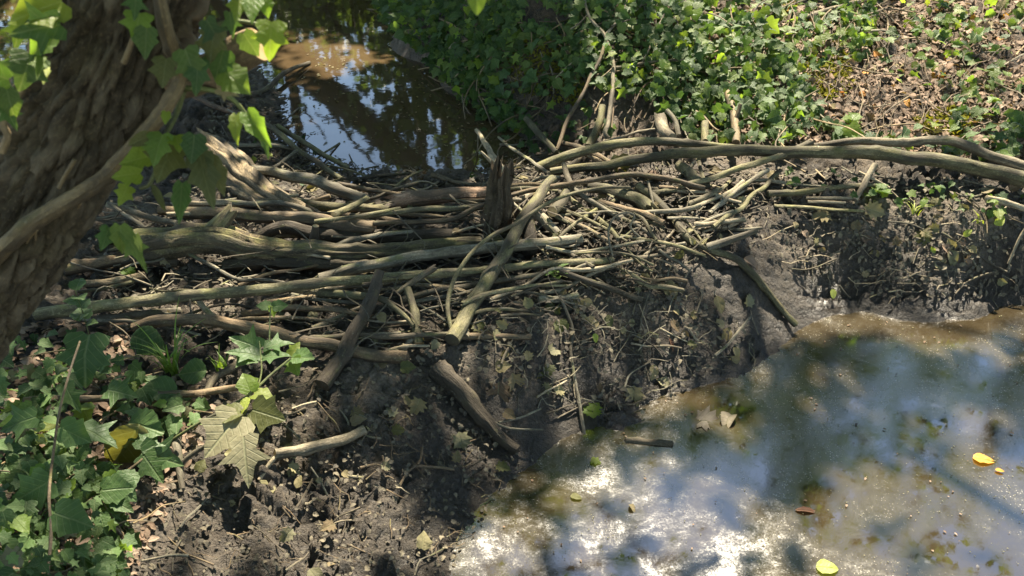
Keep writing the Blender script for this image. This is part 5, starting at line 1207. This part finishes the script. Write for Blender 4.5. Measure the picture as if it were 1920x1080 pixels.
# openings cut in the leaf canopy so sun patches land at these ground spots (photo x, y, radius in px, share of leaves missing)
GAPS = [(1450, 50, 110, .9), (1640, 150, 120, .85), (1820, 120, 120, .85), (1860, 30, 90, .9), (1570, 60, 80, .85), (1700, 395, 70, .9), (1820, 405, 80, .9), (700, 990, 80, .97), (1460, 440, 60, .9), (320, 980, 70, .85), (540, 900, 60, .85), (450, 890, 60, .9), (1700, 1040, 160, .6), (1860, 940, 110, .7), (700, 1000, 62, 1.0), (690, 940, 40, .9), (745, 1060, 40, .9), (480, 870, 60, .85), (560, 900, 40, .8), (350, 960, 60, .7), (330, 1010, 45, .7), (230, 905, 40, .8), (430, 830, 55, .8), (600, 1000, 30, .6),
 (600, 130, 60, .9), (640, 160, 55, .8), (560, 95, 40, .5), (1440, 445, 44, .9), (1400, 490, 26, .9), (1700, 400, 70, .95), (1800, 425, 70, .95), (1890, 440, 60, .9), (1650, 390, 50, .8), (1560, 370, 60, .8),
 (630, 345, 30, .9), (440, 330, 55, .7), (800, 370, 40, .8), (870, 610, 30, .8), (900, 620, 30, .6), (1400, 290, 90, .6), (1500, 282, 70, .85), (1620, 268, 60, .8), (1640, 330, 30, .8), (1215, 322, 34, .8),
 (1450, 30, 70, 1.0), (1500, 60, 60, .9), (1400, 60, 50, .7), (1640, 190, 90, .9), (1680, 150, 50, .8), (1560, 130, 60, .95), (1780, 40, 80, .9), (1880, 80, 70, .9), (1880, 150, 60, .7), (1780, 230, 60, .9), (1700, 80, 70, .7), (1300, 30, 40, .6), (1600, 30, 60, .8), (1330, 100, 40, .3), (1830, 200, 60, .6),
 (1330, 60, 40, .4), (1530, 220, 40, .6), (250, 550, 30, .8), (420, 545, 40, .8), (560, 535, 30, .7), (300, 430, 40, .6), (480, 455, 40, .7), (640, 470, 40, .6), (980, 440, 40, .7), (900, 560, 35, .7), (1010, 350, 40, .7), (780, 600, 30, .7), (560, 330, 40, .6), (1120, 275, 40, .7), (1350, 340, 40, .7), (1300, 450, 30, .6), (1040, 560, 40, .4), (900, 700, 30, .4), (380, 610, 30, .8),
 (1180, 900, 70, .65), (1130, 1000, 100, .6), (1300, 930, 50, .55), (910, 1030, 50, .95), (1400, 1030, 50, .7), (1680, 1020, 140, .8), (1820, 960, 110, .85), (1550, 720, 40, .4), (1720, 830, 60, .4), (1850, 850, 60, .5), (1480, 1060, 50, .5), (1250, 760, 30, .8), (1380, 780, 30, .7), (1560, 730, 40, .5), (1900, 1050, 90, .6),
 (330, 560, 130, 0.21), (600, 530, 120, 0.21), (860, 500, 120, 0.19), (500, 440, 150, 0.18), (760, 470, 120, 0.17), (1000, 380, 120, 0.15), (1180, 280, 90, 0.20), (1300, 330, 100, 0.17), (120, 900, 110, 0.45), (60, 1020, 90, 0.45), (200, 1000, 80, 0.45), (150, 720, 110, 0.41), (340, 660, 80, 0.25), (480, 660, 60, 0.30), (520, 700, 50, 0.30), (420, 380, 80, 0.20), (960, 640, 60, 0.15), (1250, 600, 90, 0.11), (1100, 650, 80, 0.07), (1350, 640, 60, 0.17), (1000, 880, 80, 0.15)]
gp, gr, gs = [], [], []
for x, y, r, s in GAPS:
    p = hit(x, y, .03) if hit_t(x, y) else at_z(x, y, 0)
    gp.append(p); gr.append(r * np.linalg.norm(p - np.array((0, 0, CAMZ))) / F + .085); gs.append(1 + math.log(min(s, .985)) / 3.6)
# openings cut so the leaves on the trunk in front catch the sun too
for x, y, Y, r, s in ((100, 40, 1.12, .10, .95), (470, 0, 1.1, .07, .95), (435, 160, 1.09, .05, .95), (300, 270, 1.08, .06, .95), (250, 335, 1.08, .06, .95), (450, 240, 1.08, .06, .8), (400, 320, 1.07, .05, .7), (480, 85, 1.15, .04, .9), (893, 0, 1.0, .05, .95), (200, 330, 1.1, .08, .6), (60, 430, 1.1, .08, .6), (165, 680, 1.6, .08, .6)):
    gp.append(at_y(x, y, Y)); gr.append(r + .06); gs.append(s)
gp, gr, gs = np.array(gp), np.array(gr), np.array(gs)
def sun_keep(Pl, rng, soft=.25):
    keep = np.ones(len(Pl), bool)
    for a in range(0, len(Pl), 20000):
        q = Pl[a:a + 20000]
        d = q[:, None] - gp[None]
        al = d @ sv
        dist = np.sqrt(np.maximum((d * d).sum(-1) - al ** 2, 0))
        jig = gr[None] * (1 + soft * vnoise(q[:, 0] * 2.3, q[:, 1] * 2.3, q[:, 2] * 2.3)[:, None])
        m = np.where((dist < jig) & (al > 0.3), gs[None], 0).max(1)
        keep[a:a + 20000] = rng.rand(len(q)) > m
    return keep
# openings cut in the crowns so the water mirrors bright sky at these spots (photo x, y on the water, radius there in px, share of leaves missing)
SKYG = [(600, 230, 50, .92), (560, 170, 26, .9), (660, 290, 40, .9), (700, 180, 26, .85), (1180, 960, 140, .85), (1700, 1000, 170, .75), (1850, 900, 100, .7), (1600, 800, 60, .55), (1120, 900, 60, .85), (1200, 960, 90, .9), (1130, 1040, 90, .95), (1300, 980, 60, .8), (1020, 1050, 50, .8), (930, 1020, 40, .9), (1250, 860, 40, .7), (1340, 1040, 50, .8), (1540, 790, 22, .95), (1600, 770, 16, .95), (1690, 690, 16, .95), (1790, 625, 18, .95), (1640, 640, 14, .9), (1560, 700, 16, .9), (1860, 690, 20, .95), (1460, 700, 18, .9), (1500, 650, 12, .9), (1730, 760, 22, .9), (1660, 880, 40, .7), (1800, 960, 60, .7), (1600, 1020, 60, .75), (1740, 1050, 60, .7), (1880, 880, 40, .7), (1500, 1000, 40, .7), (1420, 900, 30, .7), (1850, 780, 24, .8), (1280, 790, 20, .8), (1900, 640, 14, .9),
 (560, 190, 20, .9), (600, 260, 40, .9), (690, 180, 20, .9), (640, 290, 30, .9), (700, 250, 20, .8), (60, 50, 60, .8)]
mp, md, mr, ms = [], [], [], []
for x, y, r, s in SKYG:
    p = at_z(x, y, 0 if x > 850 else .2); d = ray(x, y) * np.array((1, 1, -1)); d /= np.linalg.norm(d)
    mp.append(p); md.append(d); mr.append(r / F); ms.append(s)
mp, md, mr, ms = map(np.array, (mp, md, mr, ms))
def sky_keep(Pl, rng):
    keep = np.ones(len(Pl), bool); c0 = np.linalg.norm(mp - np.array((0, 0, CAMZ)), axis=1)
    for a in range(0, len(Pl), 20000):
        q = Pl[a:a + 20000]; d = q[:, None] - mp[None]; al = (d * md[None]).sum(-1)
        dist = np.sqrt(np.maximum((d * d).sum(-1) - al ** 2, 0))
        m = np.where((dist < mr[None] * (c0[None] + al) * (1 + .35 * vnoise(q[:, 0] * 3, q[:, 1] * 3, q[:, 2] * 3)[:, None]) + .05) & (al > 0.2), ms[None], 0).max(1)
        keep[a:a + 20000] = rng.rand(len(q)) > m
    return keep
_sun_keep = sun_keep
def sun_keep(Pl, rng, soft=.25):
    k = _sun_keep(Pl, rng, soft)
    return k & sky_keep(Pl, rng)
rng = np.random.RandomState(5)
TREES = [  # x, y, trunk radius, lean x, height — those whose crowns close over the stream
 (-4.4, 9.4, .17, 1.6, 8.5), (.3, 9.3, .15, .2, 9.0), (4.6, 11.5, .19, -.6, 10.0), (-5.2, 13.5, .16, 2.6, 10.0), (1.0, 14.2, .18, .3, 10.5)]
nl = 70000
G = np.c_[rng.uniform(-3.4, 3.9, nl), rng.uniform(.3, 7.6, nl)]
G[:9000] = np.c_[rng.uniform(-1.0, 1.75, 9000), rng.uniform(4.4, 5.9, 9000)]      # extra leaves added overhead to shade the bank ivy
G[9000:14000] = np.c_[rng.uniform(-.5, 1.6, 5000), rng.uniform(2.6, 3.9, 5000)]  # more added leaves, shading the dam face and pool
hh = rng.uniform(3.9, 7.6, nl)
CL = np.c_[G[:, 0] + sv[0] / sv[2] * hh, G[:, 1] + sv[1] / sv[2] * hh, hh + .3]
dnz = fbm(CL[:, 0] * .9, CL[:, 1] * .9, CL[:, 2] * .9, 3)
CL = CL[(dnz > -.35) | (np.arange(nl) < 9000)]
CL = CL[sun_keep(CL, rng)]
tops = np.array([(t[0] + t[3], t[1] - .4, t[4] * .75) for t in TREES])
own = np.argmin(((CL[:, None, :2] - tops[None, :, :2]) ** 2).sum(-1), 1)
TG = 'trees leaning over the stream'
TLAB = ['broadleaf tree on the left bank leaning over the upstream water', 'broadleaf tree on the far bank behind the bare shrub', 'stout broadleaf tree at the right on the far bank', 'slender broadleaf tree far upstream on the left', 'tall broadleaf tree behind the far bank']
def tree(name, label, x, y, r, lx, h, crown_pts, size, mat='canopy', group=None, rs=0, limbs=7, bark='grey', ly=-.4, base=None):
    z = float(H(x, y)) if abs(x) < 5.9 and y < 11.9 else .7
    e = empty(name, label, 'tree', (x, y, z - .1), group)
    Pp = [(x, y, z - .1), (x + lx * .18, y + ly * .1, z + h * .2), (x + lx * .5, y + ly * .5, z + h * .5), (x + lx * .85, y + ly * .8, z + h * .75), (x + lx, y + ly, z + h)]
    Pp, u = catmull(np.array(Pp, float), 40)
    me = tube_mesh('trunk', Pp, r * (1 - .75 * u) + .05 * np.exp(-u * 18), M[bark], 16, rough=.12, seed=rs, knots=5); me.transform(Matrix.Translation(-e.location)); link('trunk', me, e)
    rg = np.random.RandomState(rs)
    if len(crown_pts):
        for k in range(limbs):
            a = Pp[int(40 * rg.uniform(.4, .92))]; b = crown_pts[rg.randint(len(crown_pts))]
            m = (a + b) / 2 + rg.normal(0, .15, 3) + (0, 0, .25)
            Q, uq = catmull(np.array([a, m, b]), 16)
            me = tube_mesh('limb', Q, .055 * (1 - .8 * uq), M[bark], 7, rough=.12, seed=k); me.transform(Matrix.Translation(-e.location)); link('limb', me, e)
        n = len(crown_pts)
        o = leaf_cloud('crown', T_BIT, crown_pts, rg.normal(0, 1, (n, 3)) * (1, 1, .6) + (0, 0, 1.1), rg.normal(0, 1, (n, 3)), rg.uniform(*size, n), mat, e, rs)
        o.data.transform(Matrix.Translation(-e.location))
    return e
for k, (x, y, r, lx, h) in enumerate(TREES):
    tree('shade_tree', TLAB[k], x, y, r, lx, h, CL[own == k], (.10, .16), group=TG, rs=40 + k)
# trees further up the stream, standing against the sky
def clump_crown(c, rad, nc, n, rs, sig=.45):
    g = np.random.RandomState(rs)
    cen = c + g.normal(0, 1, (nc, 3)) * np.array(rad) * .6
    return cen[g.randint(0, nc, n)] + g.normal(0, sig, (n, 3))
FT = [(-9.0, 15, .20, .4, 8, 1), (-9.5, 20, .22, .5, 10, 1), (-9.8, 24, .2, -.8, 9, 1), (1.9, 17, .22, .4, 9, 1), (3.8, 21, .25, -.5, 10, 1), (5.5, 17, .2, .2, 8, 1), (8.5, 22, .25, .3, 11, 1), (-12, 27, .25, 0, 12, 1), (-14.5, 31, .25, .5, 12, 1), (4, 31, .25, 0, 12, 1), (8, 33, .3, 0, 13, 1), (-8.5, 11, .2, .6, 8, 1), (8, 12, .22, -.5, 9, 1)]
for k, (x, y, r, lx, h, _) in enumerate(FT):
    cr = clump_crown(np.array((x + lx, y - .3, h * .72)), (2.2, 2.0, 2.2), 34, 3400, 60 + k)
    cr = cr[sun_keep(cr, rng)]
    tree('distant_tree', ['slim', 'tall', 'bushy', 'spreading'][k % 4] + ' tree ' + ['upstream beyond the left bank', 'far off on the left', 'at the far end of the stream', 'far up behind the stream', 'behind the far bank', 'behind the right bank', 'far off on the right', 'on the left horizon', 'on the horizon left of the stream', 'on the horizon ahead', 'on the right horizon', 'on the left behind the leaning trunk', 'on the right edge of the wood'][k], x, y, r, lx, h, cr, (.16, .26), group='trees further off', rs=80 + k, limbs=6)
# the leaning trunk that shows as a dark diagonal in the upstream water
def refl(px, py, Y, zw=.2):
    p = at_y(px, py, Y); return np.array((p[0], p[1], 2 * zw - p[2]))
arc = [refl(400, 20, 10.6), refl(520, 92, 10.3), refl(600, 158, 10.0), refl(690, 235, 9.7), refl(780, 312, 9.4), refl(840, 380, 9.2)]
arc = [np.array((arc[0][0] - 1.2, 10.9, .4))] + arc
e = empty('arching_tree', 'dark tree arching low over the upstream water from the left', 'tree', tuple(arc[0]))
Q, uq = catmull(np.array(arc), 50)
me = tube_mesh('trunk', Q, .21 - .09 * uq, M['dark'], 14, rough=.1, seed=5, knots=4); me.transform(Matrix.Translation(-e.location)); link('trunk', me, e)
lc = np.vstack([clump_crown(refl(725, 215, 9.4), (.22, .2, .3), 10, 330, 7, .12), clump_crown(refl(640, 235, 9.8), (.4, .3, .4), 12, 90, 8, .16), clump_crown(refl(590, 300, 9.5), (.5, .3, .5), 10, 110, 9, .18), clump_crown(refl(760, 390, 9.2), (.6, .5, .5), 12, 240, 10, .22), clump_crown(refl(480, 60, 10.2), (.7, .4, .5), 14, 260, 11, .22), clump_crown(refl(545, 170, 10.0), (.2, .2, .3), 8, 40, 12, .1)])
for k in range(7):
    a = Q[14 + k * 4]; b = lc[(k * 211) % len(lc)]
    q2, u2 = catmull(np.array([a, (a + b) / 2 + (0, 0, .1), b]), 12)
    me = tube_mesh('limb', q2, .035 * (1 - .8 * u2), M['dark'], 6, seed=k); me.transform(Matrix.Translation(-e.location)); link('limb', me, e)
g = np.random.RandomState(9); lc = lc[sun_keep(lc, g)]; n = len(lc)
o = leaf_cloud('crown', T_BIT, lc, g.normal(0, 1, (n, 3)), g.normal(0, 1, (n, 3)), g.uniform(.07, .13, n), 'canopy', e, 9); o.data.transform(Matrix.Translation(-e.location))
for k, (px, Y, r, lab) in enumerate(((785, 13.0, .12, 'straight slim tree mirrored at the right end of the far water'), (832, 14.5, .11, 'second straight slim tree mirrored beside the first'), (872, 12.4, .09, 'slimmest straight tree mirrored nearest the bank'), (560, 16.0, .13, 'straight tree mirrored at the left of the blue water'))):
    b = refl(px, 270, Y)
    cr = clump_crown(np.array((b[0], Y, b[2] + 3.2)), (1.0, .9, 1.5), 24, 1500, 150 + k, .3); cr = cr[sun_keep(cr, g)]
    tree('slim_tree', lab, b[0], Y, r, .1, 9.0, cr, (.10, .18), group='slim trees up the stream', rs=170 + k, limbs=6, bark='dark', ly=0)
# unseen trees around the viewer, added to close the wood and cut sky fill
for k, (x, y, r, lx, h) in enumerate(((-3.4, -2.6, .18, .6, 8), (2.6, -3.4, .2, -.3, 9), (5.4, 2.6, .2, -.7, 8.5), (-5.2, 4.2, .18, .5, 8))):
    cr = clump_crown(np.array((x + lx, y, h * .72)), (3.0, 2.6, 1.7), 44, 9500, 190 + k, .5); cr = cr[sun_keep(cr, g)]
    tree('shade_tree', ['added shade tree behind the viewer on the left', 'added shade tree behind the viewer on the right', 'added shade tree right of the pool outside the view', 'added shade tree left of the leaning trunk outside the view'][k], x, y, r, lx, h, cr, (.13, .2), group='added shade trees around the viewer', rs=200 + k)
# bushes on the far bank that darken the right of the water
for k, (x, y, z, rx, rz, n) in enumerate(((*[float(v) for v in refl(615, 30, 13.0)], 1.3, .55, 2600), (.0, 9.1, 1.5, .6, .45, 1300), (1.0, 9.6, 1.8, 1.4, .9, 2600), (3.6, 10.2, 1.7, 1.5, .9, 2200), (-6.2, 9.8, 1.1, 1.3, .7, 1500), (2.0, 12.5, 2.2, 1.8, 1.1, 2600), (6.8, 10.8, 1.8, 1.6, 1.0, 2000))):
    bc = clump_crown(np.array((x, y, z)), (rx, rx * .7, rz), 26, n, 120 + k, .28)
    tree('bush', ['dark bush leaning over the stream far up the water', 'small dark bush at the bend of the far bank', 'dense dark bush on the far bank above the ivy', 'leafy bush at the top right beyond the bank', 'low bush on the left bank upstream', 'tall bush behind the far bank ivy', 'bush at the far right of the bank'][k], x, y, .04, .1, 2.2, bc, (.12, .2), rs=130 + k, limbs=8, group='bushes on the banks')
